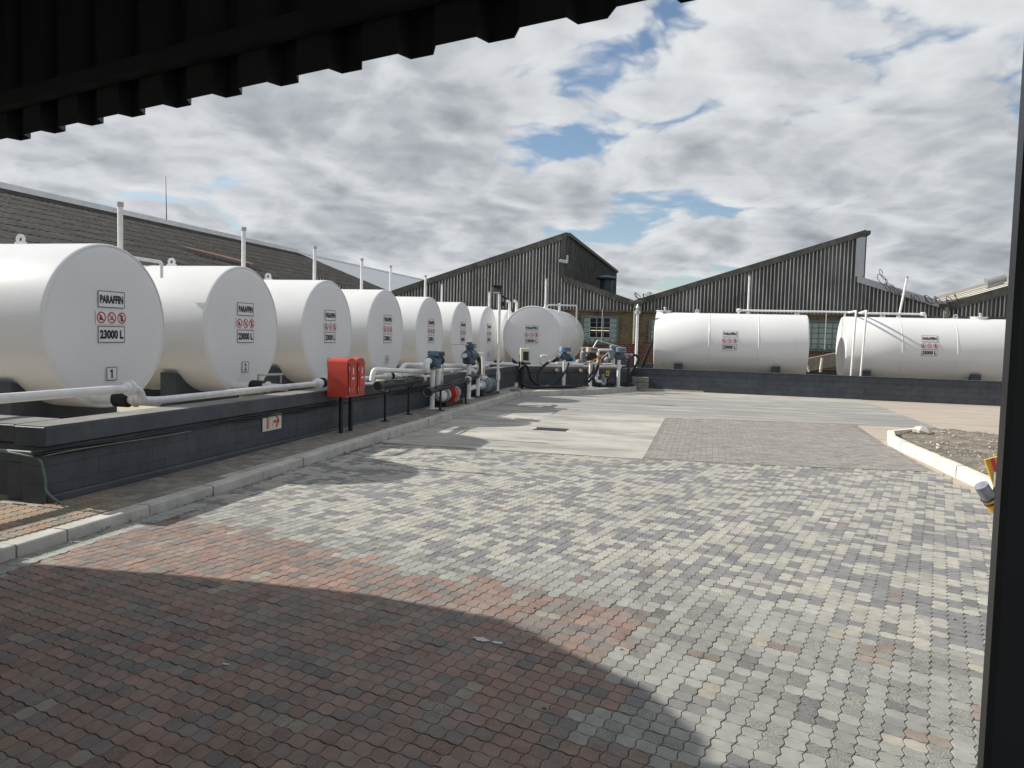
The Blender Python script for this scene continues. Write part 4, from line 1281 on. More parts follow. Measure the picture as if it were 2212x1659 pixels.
# first meter
m1 = meter('flow_meter', 'dark flow meter with blue-grey head on a white post, nearer one of the left pair', (-5.845, 15.98), 0, None, None, .86)
mb = MB(); mb.lathe((0, 0, .87), (0, 0, 1), [(0, .07), (.02, .12), (.05, .12), (.06, .10)], 18); mb.build('collar', M['brass'], m1, 40)
mb = MB(); mb.lathe((.0, -.02, 1.03), (0, 1, 0), [(-.16, .09), (-.13, .135), (.16, .135), (.20, .10)], 22); mb.bbox((0, .06, 1.0), (.26, .26, .24), .03); mb.cyl((.02, .2, 1.06), (.02, .44, 1.06), .07, n=14); mb.cyl((.02, .40, 1.06), (.02, .46, 1.06), .10, n=16)
mb.build('meter_body', M['slate_blue'], m1, 40)
mb = MB(); mb.bbox((.02, .14, 1.215), (.26, .42, .12), .02); hd = mb.build('meter_head', M['dull_blue'], m1)
mb = MB(); mb.bbox((.155, .14, 1.21), (.012, .34, .075), .004); mb.build('display', M['glass_dark'], hd)
mb = MB(); mb.tube([(.05, .34, 1.18), (.05, .62, 1.15)], .012, 8); mb.build('handle', M['black'], hd, 50)
mb = MB(); mb.pipe([(-.02, -.16, 1.05), (-.02, -.32, 1.05), (-.02, -.34, .90), (-.03, -.30, .84)], .07, .10, 16, 6); mb.build('elbow', M['pipe_white'], m1, 50)
mb = MB(); mb.pipe([(.0, .10, .88), (.0, .30, .88), (.0, .36, .76), (.0, .36, .28), (.02, .55, .22)], .06, .12, 16, 6); mb.build('riser', M['pipe_white'], m1, 50)
mb = MB(); mb.cyl((.05, .50, .38), (.05, .50, 1.0), .022, n=10); mb.build('stay', M['steel'], m1, 40)
# second meter
m2 = meter('flow_meter', 'slate blue flow meter with a long lever, farther one of the left pair', (-5.98, 19.05), 0, None, None, .92, .065)
mb = MB(); mb.lathe((0, -.35, 1.12), (0, 1, .0), [(0, .05), (.03, .09), (.22, .10), (.24, .15), (.55, .17), (.60, .10), (.95, .085)], 20); mb.bbox((0, -.02, 1.0), (.24, .40, .20), .04)
mb.cyl((0, .05, 1.2), (0, .05, 1.34), .10, n=16)
mb.build('meter_body', M['slate_blue'], m2, 40)
mb = MB(); mb.bbox((0, .14, 1.36), (.20, .36, .12), .02); mb.cyl((0, -.02, 1.30), (0, -.02, 1.46), .075, n=14); h2 = mb.build('meter_head', M['slate_blue'], m2, 40)
mb = MB(); mb.bbox((.102, .20, 1.36), (.01, .18, .07), .003); mb.build('display', M['light_blue'], h2)
mb = MB(); mb.tube([(0, -.1, 1.40), (0, -1.35, 1.41)], .013, 8); mb.build('lever', M['steel'], h2, 50)
mb = MB(); mb.cyl((0, -.42, 1.12), (0, -.34, 1.12), .055, n=14); mb.build('plug', M['pipe_white'], m2, 40)
mb = MB(); mb.pipe([(.0, .5, 1.10), (0, .82, 1.06), (.06, .75, .80), (.12, .42, .55), (.18, -.2, .60), (.3, -.95, .62)], .055, .2, 14, 7); mb.build('hose', M['rubber'], m2, 50)
mb = MB(); mb.bbox((.2, .62, .70), (.02, .10, .16), .004); mb.build('tag', M['yellow'], m2)
# pipe from the second meter to the grey pump
mb = MB(); mb.pipe([(-5.98, 19.3, 1.32), (-5.98, 20.30, 1.30), (-5.98, 20.36, .66)], .042, .06, 14, 6)
mb.lathe((-5.98, 20.36, .60), (0, 0, 1), [(0, .11), (.045, .12), (.09, .12), (.10, .055)], 20)
tag(mb.build('delivery_pipe', M['pipe_white'], None, 50), 'white right-angled pipe rising from the grey pump with a flange', 'pipe')
# red guarded pump
p1 = thing('pump', 'pump with a red coupling guard on a black base below the first meter', 'pump', (-5.84, 16.4, SZ(20)))
mb = MB(); mb.bbox((0, .70, .05), (.30, 1.25, .10), .01); mb.build('base', M['black'], p1)
mb = MB(); mb.lathe((0, .12, .26), (0, 1, 0), [(-.10, .09), (-.06, .13), (.02, .15), (.12, .17), (.30, .15), (.34, .10), (.42, .08)], 22); mb.cyl((0, .22, .1), (0, .22, .2), .08, n=12); mb.build('casing', M['pipe_white'], p1, 40)
mb = MB(); mb.lathe((0, .14, .26), (0, 1, 0), [(0, .16), (.05, .185), (.12, .185), (.16, .16)], 22); mb.build('casing_ring', M['grey_cast'], p1, 40)
mb = MB(); mb.lathe((0, .62, .27), (0, 1, 0), [(0, .04), (.002, .20), (.22, .20), (.222, .04)], 24); mb.box((0, .73, .15), (.34, .22, .12)); mb.build('guard', M['red'], p1, 40)
mb = MB(); mb.lathe((0, .90, .27), (0, 1, 0), [(0, .10), (.02, .14), (.28, .14), (.31, .12), (.36, .06)], 22); mb.box((0, 1.05, .13), (.22, .2, .1)); mb.build('motor', M['steel'], p1, 40)
# grey pump
p2 = thing('pump', 'grey cast pump with ribbed motor at the foot of the lamp pole', 'pump', (-5.98, 20.4, SZ(20)))
mb = MB(); mb.bbox((0, .35, .03), (.34, 1.5, .06), .01); mb.box((0, -.35, .05), (.3, .35, .10)); mb.build('base', M['dark_metal'], p2)
mb = MB(); mb.lathe((0, -.14, .30), (0, 1, 0), [(0, .12), (.02, .17), (.06, .23), (.22, .23), (.26, .16), (.36, .09)], 24); mb.cyl((0, -.02, .42), (0, -.02, .56), .08, .10, 16); mb.build('volute', M['grey_cast'], p2, 40)
mb = MB(); mb.tube([(0, -1.35, .26), (0, -.1, .30)], .065, 16); mb.lathe((0, -.22, .30), (0, 1, 0), [(0, .07), (.01, .12), (.05, .12), (.06, .07)], 18); mb.build('suction_pipe', M['pipe_white'], p2, 50)
mb = MB()
mb.lathe((0, .25, .30), (0, 1, 0), [(0, .10), (.02, .16)] + [(0.04 + .03 * i + (.012 if j else 0), .165 if j else .14) for i in range(14) for j in (0, 1)] + [(.50, .16), (.53, .12), (.62, .11)], 22)
mb.build('motor', M['grey_cast'], p2, 30)
mb = MB(); mb.bbox((.0, .95, .05), (.30, .22, .07), .01)
tag(mb.build('loose_block', M['blockgrey'], None, None, (-5.6, 21.6, SZ(20))), 'pair of loose grey bricks right of the grey pump', 'block')

# lamp pole
lp = thing('lamp_pole', 'white pole with a floodlight at the bend of the wall', 'lamp', (-5.98, 21.9, SZ(20)))
mb = MB(); mb.cyl((0, 0, 0), (-.02, .02, 3.0), .042, n=16); mb.lathe((0, 0, .35), (0, 0, 1), [(0, .05), (.01, .065), (.22, .065), (.23, .05)], 14); mb.build('pole', M['pipe_white'], lp, 50)
rot = Matrix.Rotation(R(-20), 3, 'X')
mb = MB(); mb.bbox((-.05, -.12, 2.97), (.27, .12, .20), .015, rot=rot); mb.box((-.05, -.14, 3.075), (.29, .15, .012), rot=rot); fl = mb.build('floodlight', M['dark_metal'], lp)
mb = MB(); mb.bbox((-.05, -.183, 2.945), (.215, .01, .155), .003, rot=rot); mb.build('lens', M['steel'], fl)
mb = MB(); mb.lathe((-.02, .02, 3.0), (0, 0, 1), [(0, .045), (.03, .06), (.05, .05), (.06, .01)], 14); mb.build('pole_cap', M['pipe_white'], lp, 50)
mb = MB(); mb.bbox((.10, .08, 2.78), (.20, .10, .05), .01, rot=Matrix.Rotation(R(30), 3, 'Y')); mb.bbox((.10, .06, 2.58), (.10, .12, .12), .01); mb.tube([(0, 0, 2.6), (.1, .06, 2.6), (.1, .06, 2.8)], .015, 8); mb.build('second_light', M['black'], lp)

_before = set(COL.objects)
# electrical box, meters and hoses along the angled wall
eb = thing('switch_box', 'cream electrical box on a black post in front of the head-on tank', 'box', (-5.72, 23.4, SZ(20)), R(20))
mb = MB(); mb.bbox((0, 0, .45), (.09, .09, .90), .006); mb.box((0, 0, .006), (.3, .2, .012)); mb.bbox((-.09, .02, .55), (.05, .05, 1.05), .005); mb.build('post', M['black'], eb)
mb = MB(); mb.bbox((.06, -.05, 1.07), (.30, .20, .44), .02); bx = mb.build('enclosure', M['cream_box'], eb)
mb = MB(); mb.bbox((.09, -.152, 1.04), (.19, .01, .28), .003); mb.build('panel', M['glass_dark'], bx)
mb = MB(); mb.tube(fillet([(.16, -.16, 1.16), (.16, -.20, 1.16), (.16, -.20, .96), (.16, -.16, .96)], .02, 3), .007, 6); mb.build('handle', M['steel'], bx, 50)
mb = MB(); mb.tube([(-.05, -.06, .80), (.25, -.08, .80)], .03, 10); mb.build('hook', M['black'], eb, 50)

def pedestal_meter(label, pos, head_mat, body_mat, elbow_mat, pr=.055, top=.93):
    t = meter('pedestal_meter', label, pos, R(30), None, None, top, pr)
    mb = MB(); mb.bbox((0, 0, top + .08), (.24, .20, .18), .03); mb.lathe((-.2, 0, top + .10), (1, 0, 0), [(0, .05), (.03, .09), (.34, .10), (.40, .07)], 16); mb.cyl((0, 0, top + .15), (0, 0, top + .26), .075, .06, 14)
    mb.build('meter_body', body_mat, t, 40)
    mb = MB(); mb.bbox((.02, -.01, top + .335), (.36, .24, .17), .02); h = mb.build('meter_head', head_mat, t)
    mb = MB(); mb.bbox((.06, -.132, top + .335), (.22, .01, .10), .003); mb.build('display', M['frame_grey'], h)
    mb = MB(); mb.pipe([(.15, 0, top + .10), (.30, -.02, top + .11), (.32, -.03, top + .0), (.32, -.03, top - .06)], .045, .08, 12); mb.build('spout', elbow_mat, t, 50)
    return t
pedestal_meter('light blue headed meter with blue spout, left of the three white pedestals', (-4.68, 25.05), M['light_blue'], M['slate_blue'], M['light_blue'])
pedestal_meter('tan headed black meter on the middle white pedestal', (-3.88, 25.65), M['tan_meter'], M['black'], M['steel'], .06)
pedestal_meter('light blue headed meter on the right white pedestal', (-3.04, 26.60), M['light_blue'], M['slate_blue'], M['light_blue'], .062, .95)
def filt(label, pos, s=1.0):
    t = thing('air_filter', label, 'filter', pos)
    mb = MB(); mb.lathe((0, 0, 0), (0, 0, 1), [(0, .05), (.03, .10), (.10, .13), (.34, .13), (.38, .09), (.42, .085), (.44, .11), (.50, .10), (.53, .04)], 20); mb.build('housing', M['grey_cast'], t, 40)
    mb = MB(); mb.lathe((-.12, 0, .05), (-.5, 0, -.5), [(0, .09), (.12, .10), (.16, .06)], 14); mb.build('side_port', M['grey_cast'], t, 40)
    mb = MB(); mb.cyl((0, 0, -.15), (0, 0, .02), .035, n=10); mb.build('stem', M['pipe_white'], t, 40)
    return t
filt('grey air separator left of the tan headed meter', (-4.18, 25.95, .98))
filt('tall grey air separator left of the right pedestal', (-3.28, 26.55, 1.08))
mb = MB(); mb.pipe([(-3.38, 26.5, 1.42), (-3.72, 26.2, 1.42), (-3.72, 26.2, .55)], .045, .08, 12)
mb.lathe((-3.72, 26.2, .50), (0, 0, 1), [(0, .05), (.01, .07), (.05, .07), (.06, .05)], 14)
tag(mb.build('feed_pipe', M['pipe_white'], None, 50), 'white pipe hooked from the tall grey separator down to the small pump', 'pipe')
mb = MB(); mb.pipe([(-5.25, 24.9, 1.18), (-5.42, 24.75, 1.18), (-5.42, 24.75, .92), (-4.2, 25.85, .90)], .045, .07, 12)
mb.pipe([(-4.95, 25.05, .96), (-4.3, 25.95, .96), (-4.22, 25.95, 1.05)], .035, .05, 10)
tag(mb.build('feed_pipe', M['pipe_white'], None, 50), 'white pipes looping between the first two pedestal meters', 'pipe')
mb = MB(); mb.pipe([(-4.0, 25.9, .94), (-3.72, 26.05, .94), (-3.72, 25.98, .35), (-3.45, 26.0, .33)], .055, .08, 12)
tag(mb.build('feed_pipe', M['pipe_white'], None, 50), 'white drop pipe between the middle and right pedestals', 'pipe')
mb = MB(); mb.pipe([(-3.55, 26.35, .94), (-3.2, 26.5, .94), (-3.2, 26.5, 1.25)], .03, .05, 10)
tag(mb.build('feed_pipe', M['pipe_white'], None, 50), 'thin white pipe below the right pedestal meter', 'pipe')
mb = MB(); mb.pipe([(-9.0, 24.55, .90), (-6.3, 24.55, .86), (-6.0, 24.75, .84), (-3.0, 27.1, .83)], .04, .12, 12)
tag(mb.build('header_pipe', M['pipe_white'], None, 50), 'thin white header pipe lying on the coping of the angled wall', 'pipe')
sp = thing('pump', 'small grey pump with black motor between the middle and right pedestals', 'pump', (-3.5, 26.02, SZ(20)), R(40))
mb = MB(); mb.lathe((0, 0, .18), (1, 0, 0), [(-.06, .08), (-.04, .15), (.06, .15), (.10, .09)], 18); mb.cyl((0, 0, .2), (0, 0, .45), .06, n=12); mb.build('casing', M['grey_cast'], sp, 40)
mb = MB(); mb.lathe((.1, 0, .17), (1, 0, 0), [(0, .07), (.03, .12), (.30, .12), (.34, .08)], 18); mb.bbox((.15, 0, .03), (.6, .22, .06), .01); mb.bbox((.2, 0, .3), (.12, .1, .06), .01); mb.build('motor', M['dark_metal'], sp, 40)
def hose_obj(label, ctrl, r_=.044, nz_mat='brass'):
    ctrl = [(x, y, max(z, .215)) for x, y, z in ctrl]; r_ = .042
    t = thing('delivery_hose', label, 'hose', ctrl[0])
    pts = [Vector(p) - Vector(ctrl[0]) for p in curve_pts(ctrl, 10)]
    mb = MB(); mb.tube(pts, r_, 10); mb.build('hose', M['rubber'], t, 60)
    d = (pts[-1] - pts[-2]).normalized()
    mb = MB(); mb.lathe(pts[-1] - d * .03, d, [(0, .045), (.08, .05), (.10, .03), (.26, .025), (.30, .035)], 12); mb.build('nozzle', M[nz_mat], t, 40)
    return t
hose_obj('black hose looped from the switch box hook to the left pedestal meter', [(-4.50, 24.86, .98), (-4.58, 24.72, .70), (-4.85, 24.45, .32), (-5.15, 23.95, .16), (-5.42, 23.5, .42), (-5.52, 23.32, .82), (-5.66, 23.3, .88), (-5.8, 23.35, .72), (-5.78, 23.4, .4), (-5.5, 23.3, .17), (-4.9, 23.75, .12), (-4.3, 24.5, .12), (-3.95, 25.25, .30), (-3.72, 25.65, .62), (-3.62, 25.7, .95)])
hose_obj('black hose hanging left of the first pedestal with its nozzle up', [(-5.1, 23.9, .13), (-5.32, 24.05, .3), (-5.38, 24.2, .6), (-5.25, 24.35, .85), (-5.08, 24.5, 1.0)], .034, 'steel')
hose_obj('black hose dropping from the middle pedestal meter', [(-3.78, 25.62, .92), (-3.82, 25.5, .65), (-4.0, 25.3, .38), (-4.2, 24.95, .2), (-4.55, 24.4, .125), (-5.0, 23.95, .125)], .034)
hose_obj('black hose curled on the pavement at the right end and hung on a post', [(-3.1, 26.6, .12), (-2.75, 26.75, .12), (-2.55, 27.0, .13), (-2.75, 27.1, .13), (-3.0, 26.85, .13), (-2.75, 26.72, .17), (-2.62, 26.85, .35), (-2.64, 26.82, .62), (-2.5, 26.75, .85), (-2.38, 26.7, 1.1), (-2.44, 26.68, 1.25), (-2.6, 26.68, 1.27)], .034, 'steel')
hp = MB(); hp.cyl((0, 0, 0), (0, 0, 1.0), .03, n=10); hp.cyl((.0, .25, 0), (.0, .25, .95), .03, n=10); hp.tube([(0, 0, .95), (0, .25, .92)], .02, 8)
tag(hp.build('hose_hanger', M['black'], None, 40, (-2.72, 26.62, SZ(20))), 'black hose hanger post at the right end of the meters', 'stand')
mb = MB(); mb.tube([(0, 0, 0), (.42, .22, .28)], .03, 8)
tag(mb.build('wooden_lever', M['orange_wood'], None, 50, (-3.92, 25.48, .98)), 'orange wooden handle on the tan headed meter', 'handle')
for k, (x, y, lab) in enumerate(((-5.05, 25.40, 'leftmost of three faded valve wheels on the angled wall'), (-4.33, 25.97, 'middle faded valve wheel on the angled wall'), (-4.08, 26.16, 'rightmost of three faded valve wheels on the angled wall'))):
    c_ = Vector((x, y, 0)) + na_ * .16
    mb = MB(); mb.lathe((0, 0, 0), (na_.x, na_.y, 0), [(-.16, .025), (-.02, .025), (-.02, .06), (.02, .06), (.02, .025), (.05, .025)], 16)
    tag(mb.build('valve_wheel', M['pink_valve'], None, 40, (c_.x, c_.y, .70)), lab, 'valve', 'valve wheels on the angled wall')
mb = MB(); mb.bbox((0, 0, 0), (.14, .015, .19), .01, math.atan2(da.y, da.x))
c_ = Vector((-3.45, 26.66, .60)) + na_ * .04
ys = mb.build('notice', M['yellow'], None, None, c_)
tag(ys, 'small yellow notice with a black figure on the angled wall', 'sign')
mb = MB()
t_ = Vector((da.x, da.y, 0))
for p_, q_, w_ in (((-.02, -.045), (-.02, .04), .024), ((-.02, .0), (.035, .035), .018), ((-.02, .0), (.035, -.045), .018)):
    vs, fs = bar(p_, q_, w_)
    mb.quadmesh([t_ * a + na_ * .009 + Vector((0, 0, b)) for a, b, _ in vs], fs)
mb.build('figure', M['ink'], ys)
# stacked raw blocks by the wall end
for k, (x, z, lab) in enumerate(((-2.62, .19, 'lower left raw grey block stacked at the wall end'), (-2.22 - .02, .19, 'lower right raw grey block stacked at the wall end'), (-2.62, .39, 'upper left raw grey block stacked at the wall end'), (-2.24, .39, 'upper right raw grey block stacked at the wall end'))):
    mb = MB(); mb.bbox((0, 0, 0), (.37, .19, .19), .012)
    tag(mb.build('concrete_block', M['blockgrey'], None, None, (x, 27.35 + .015 * k, z)), lab, 'block', 'raw blocks stacked at the wall end')

for _o in [o for o in COL.objects if o not in _before and o.parent is None]:
    _o.location.y += .45
# white pole, leaning strut beside the back wall
wp = thing('vent_pole', 'white vent pole with a grey cap near the leaning black strut', 'pole', (-2.65, 29.2, .05))
mb = MB(); mb.cyl((0, 0, 0), (0, 0, 2.75), .05, n=14); mb.build('pole', M['pipe_white'], wp, 50)
mb = MB(); mb.lathe((0, 0, 2.72), (0, 0, 1), [(0, .06), (.0, .10), (.12, .10), (.13, .05), (.2, .05), (.22, .08), (.28, .05), (.36, .02)], 14); mb.build('vent_cap', M['steel'], wp, 40)
mb = MB(); mb.bbox((0, 0, 0), (.13, .10, 2.75), .006, rot=Matrix.Rotation(R(20.5), 3, 'Y'))
mb.bbox((.35, .0, .15), (1.3, .05, .05), .004)
tag(mb.build('strut', M['black'], None, None, (-2.15, 29.6, 1.55)), 'leaning black steel strut left of the sideways tanks', 'post')
# steel offcuts and a plank behind the meters
mb = MB()
for a, b in (((-4.35, 27.8, .95), (-3.9, 27.7, 1.75)), ((-3.9, 27.7, 1.75), (-3.0, 27.8, 1.5)), ((-3.85, 27.6, 1.0), (-3.25, 27.75, 1.55)), ((-4.9, 27.7, .92), (-2.9, 27.9, .86)), ((-4.7, 27.9, 1.0), (-3.2, 27.5, .88))):
    mb.tube([a, b], .025, 6)
tag(mb.build('scrap_frame', M['steel'], None, 40), 'bent grey steel frame lying behind the pedestal meters', 'scrap')
mb = MB(); mb.bbox((0, 0, 0), (2.4, .3, .5), .01, rot=Matrix.Rotation(R(-14), 3, 'Y'))
tag(mb.build('board', M['blockgrey'], None, None, (3.9, 32.2, 1.05)), 'sloping grey board in the gap between the sideways tanks', 'board')
mb = MB(); mb.cyl((0, 0, 0), (.05, 0, .55), .05, n=10)
tag(mb.build('stake', M['cream_box'], None, 40, (4.15, 31.8, .75)), 'thicker upright cream stake below the sloping board', 'post')
mb = MB(); mb.cyl((0, 0, 0), (-.13, 0, .4), .035, n=10)
tag(mb.build('stake', M['cream_box'], None, 40, (3.75, 31.8, .75)), 'thin leaning cream stake below the sloping board', 'post')

# drain grate in the concrete
dg_ = thing('drain_grate', 'rectangular iron drain grate in the concrete apron', 'grate', (-2.92, 14.7, .004))
mb = MB()
for k in range(9):
    mb.box((-.28 + k * .07, 0, .003), (.03, .34, .006))
mb.box((0, -.18, .004), (.64, .03, .008)); mb.box((0, .18, .004), (.64, .03, .008))
mb.build('bars', M['dark_metal'], dg_)
mb = MB(); mb.box((0, 0, -.0005), (.62, .36, .003)); mb.build('pit_dark_sheet', M['black'], dg_)  # flat black sheet painted in for the dark under the bars

# striped barrier behind the column
sb = thing('striped_barrier', 'yellow and red striped barrier board with a yellow pipe bollard beside the column', 'barrier', (2.89, 9.0, 0))
d = Vector((.30, .12, -.42)).normalized()
mb = MB(); mb.cyl((-.10, -.05, .36), Vector((-.10, -.05, .36)) + d * .34, .07, n=18); pb = mb.build('bollard', M['grey_cast'], sb, 40)
mb = MB(); mb.cyl(Vector((-.10, -.05, .36)) + d * .17, Vector((-.10, -.05, .36)) + d * .33, .0725, n=18, caps=False); mb.build('yellow_band', M['yellow'], pb, 40)
mb = MB()
for s in (.15, .20): mb.lathe(Vector((-.10, -.05, .36)) + d * s, d, [(0, .073), (.005, .079), (.02, .079), (.025, .073)], 18, caps=False)
mb.build('black_ring', M['rubber'], pb, 40)
mb = MB(); mb.cyl((.08, 0, 0), (.08, 0, .5), .05, n=12); mb.build('foot', M['grey_cast'], sb, 40)
rot = Matrix.Rotation(R(-20), 3, 'Y')
mb = MB(); mb.bbox((.11, .03, .50), (.24, .03, .34), .004, rot=rot); bd = mb.build('board', M['yellow'], sb)
for k in (-.05, .06):
    mb = MB(); mb.box(Vector((.11, .012, .50)) + rot @ Vector((k, 0, 0)), (.04, .003, .335), rot=rot); mb.build('stripe', M['sign_red'], bd)
mb = MB(); mb.cyl((.10, -.04, .44), (.25, -.06, .52), .045, n=12); mb.build('bracket', M['grey_cast'], sb, 40)

# ================================================================== FACTORY BEHIND
fb = thing('factory_building', 'brick factory with dark ribbed cladding and sawtooth roof behind the tanks', 'building', (0, 37, 0))
ZB = 3.21
PROF = [(-20.2, 4.75), (-16.83, 3.60), (-6.92, 6.80), (-6.92, 4.75), (-3.54, 3.60), (6.36, 6.80), (6.36, 4.75), (9.72, 3.68), (19.6, 6.9)]
def roof_z(x):
    for (x0, z0), (x1, z1) in zip(PROF[:-1], PROF[1:]):
        if x0 <= x <= x1 and x1 > x0:
            return z0 + (z1 - z0) * (x - x0) / (x1 - x0)
    return 3.6
mb = MB(); mb.box((-.3, .12, 2.42), (39.8, .2, 1.6)); up = mb.build('upper_wall', M['yellow_brick'], fb)
mb = MB(); mb.box((-.3, .10, .82), (39.8, .2, 1.62)); mb.build('lower_wall', M['red_brick'], fb)
# cladding troughs
mb = MB()
xs = [-20.1]
while xs[-1] < 19.5: xs.append(xs[-1] + .16)
brk = [p[0] for p in PROF]
def strip(x0, x1, y0, y1, zlo, dz=0.0):
    xm = (x0 + x1) / 2
    z0, z1 = roof_z(x0 if abs(x0 - xm) > 0 else xm), roof_z(x1)
    if abs(z0 - z1) > .8:
        z0 = z1 = roof_z(xm)
    return [(x0, y0, zlo), (x1, y1, zlo), (x1, y1, z1 + dz), (x0, y0, z0 + dz)]
for x in xs:
    mb.quadmesh(strip(x, x + .16, .02, .02, ZB), [(0, 1, 2, 3)])
mb.build('cladding', M['sheet'], fb)
rbm = MB()
for x in xs:
    a = random.uniform(-.006, .006); e = random.uniform(0, .03)
    for (x0, y0, x1, y1) in ((x + .06 + a, .018, x + .07 + a, -.03), (x + .07 + a, -.03, x + .098 + a, -.03), (x + .098 + a, -.03, x + .108 + a, .018)):
        rbm.quadmesh(strip(x0, x1, y0, y1, ZB - .02 - e, -.01), [(0, 1, 2, 3)])
struct(rbm.build('cladding_ribs', M['rib'], fb), 'stuff')
mb = MB(); mb.box((-.3, -.02, ZB - .07), (39.8, .12, .06)); mb.build('sill_trim', M['verge'], fb)
# roofs
for (x0, z0, x1, z1, mt) in ((-16.83, 3.6, -6.92, 6.8, 'old_roof'), (-6.92, 4.75, -3.54, 3.6, 'old_roof'), (-3.54, 3.6, 6.36, 6.8, 'old_roof'), (6.36, 4.75, 9.72, 3.68, 'old_roof'), (9.72, 3.68, 19.6, 6.9, 'tan_roof')):
    mb = MB(); mb.quadmesh([(x0, 0, z0 + .02), (x1, 0, z1 + .02), (x1, 20, z1 + .02), (x0, 20, z0 + .02), (x0, 0, z0 - .1), (x1, 0, z1 - .1), (x1, 20, z1 - .1), (x0, 20, z0 - .1)],
                           [(0, 1, 2, 3), (7, 6, 5, 4), (0, 4, 5, 1), (1, 5, 6, 2), (2, 6, 7, 3), (3, 7, 4, 0)])
    mb.build('roof', M[mt], fb)
for y0 in (.9, 3.3, 6.2, 10.0):
    mb = MB(); x0, z0, x1, z1 = 9.75, 3.69, 19.6, 6.9
    mb.quadmesh([(x0, y0, z0 + .035), (x1, y0, z1 + .035), (x1, y0 + .75, z1 + .035), (x0, y0 + .75, z0 + .035), (x0, y0, z0), (x1, y0, z1), (x1, y0 + .75, z1), (x0, y0 + .75, z0)], [(0, 1, 2, 3), (0, 4, 5, 1), (3, 2, 6, 7), (0, 3, 7, 4)])
    mb.build('skylight_strip', M['cream_roof'], fb)
def sloped_bar(name, mat, p, q, th, yy, dep, lift=0.0):
    (x0, z0), (x1, z1) = p, q
    mb = MB()
    vs = [(x0, yy, z0 + lift - th), (x1, yy, z1 + lift - th), (x1, yy, z1 + lift), (x0, yy, z0 + lift)]
    vs += [(x, y + dep, z) for x, y, z in vs]
    mb.quadmesh(vs, [(0, 1, 2, 3), (5, 4, 7, 6), (3, 2, 6, 7), (1, 0, 4, 5), (0, 3, 7, 4), (2, 1, 5, 6)])
    return mb.build(name, mat, fb)
sloped_bar('verge', M['verge'], (-16.8, 3.6), (-6.86, 6.81), .30, -.12, .3, .06)
sloped_bar('verge', M['verge'], (-6.92, 4.74), (-3.4, 3.56), .28, -.11, .3, .05)
sloped_bar('verge', M['verge'], (-3.5, 3.62), (6.40, 6.82), .27, -.12, .3, .06)
sloped_bar('flashing', M['flash'], (6.15, 4.84), (9.75, 3.70), .28, -.12, .3, .04)
sloped_bar('verge', M['verge'], (9.78, 3.70), (19.6, 6.9), .38, -.12, .3, .06)
mb = MB(); mb.box((6.22, -.06, 5.70), (.36, .1, 1.72)); mb.build('flashing', M['flash'], fb)
mb = MB(); mb.box((-6.98, -.05, 5.66), (.24, .1, 1.9)); mb.build('corner_trim', M['sheet'], fb)
# clerestory faces
for xx in (-6.86, 6.42):
    mb = MB(); mb.box((xx, 10, 5.76), (.1, 20, 2.06)); mb.build('clerestory', M['sheet'], fb)
    mb = MB()
    for k in range(50):
        mb.box((xx + .065, .3 + k * .4, 5.74), (.04, .08, 1.95))
    struct(mb.build('clerestory_ribs', M['verge'], fb), 'stuff')
    mb = MB(); mb.box((xx + .03, 10, 6.76), (.3, 20.2, .16)); mb.build('ridge', M['verge'], fb)
for (x0, x1) in ((-15.5, -7.2), (-3.0, 6.0)):
    z_ = 4.55
    xa = x0 + (z_ - roof_z(x0)) / .327 + .3 if roof_z(x0) < z_ else x0
    lap = MB(); lap.box(((xa + x1) / 2, .012, z_), (x1 - xa, .03, .035))
    lap.build('sheet_lap', M['verge'], fb)
# valley gutters and drainpipes
for (xx, zz, z0) in ((-3.42, 3.50, 1.62), (9.72, 3.55, 0.4)):
    mb = MB(); mb.cyl((xx, -.22, z0), (xx, -.22, zz), .11, n=14); mb.build('drainpipe', M['drain'], fb, 40)
    mb = MB(); mb.bbox((xx, -.16, zz + .06), (.62, .34, .18), .03); mb.build('gutter', M['verge'], fb)
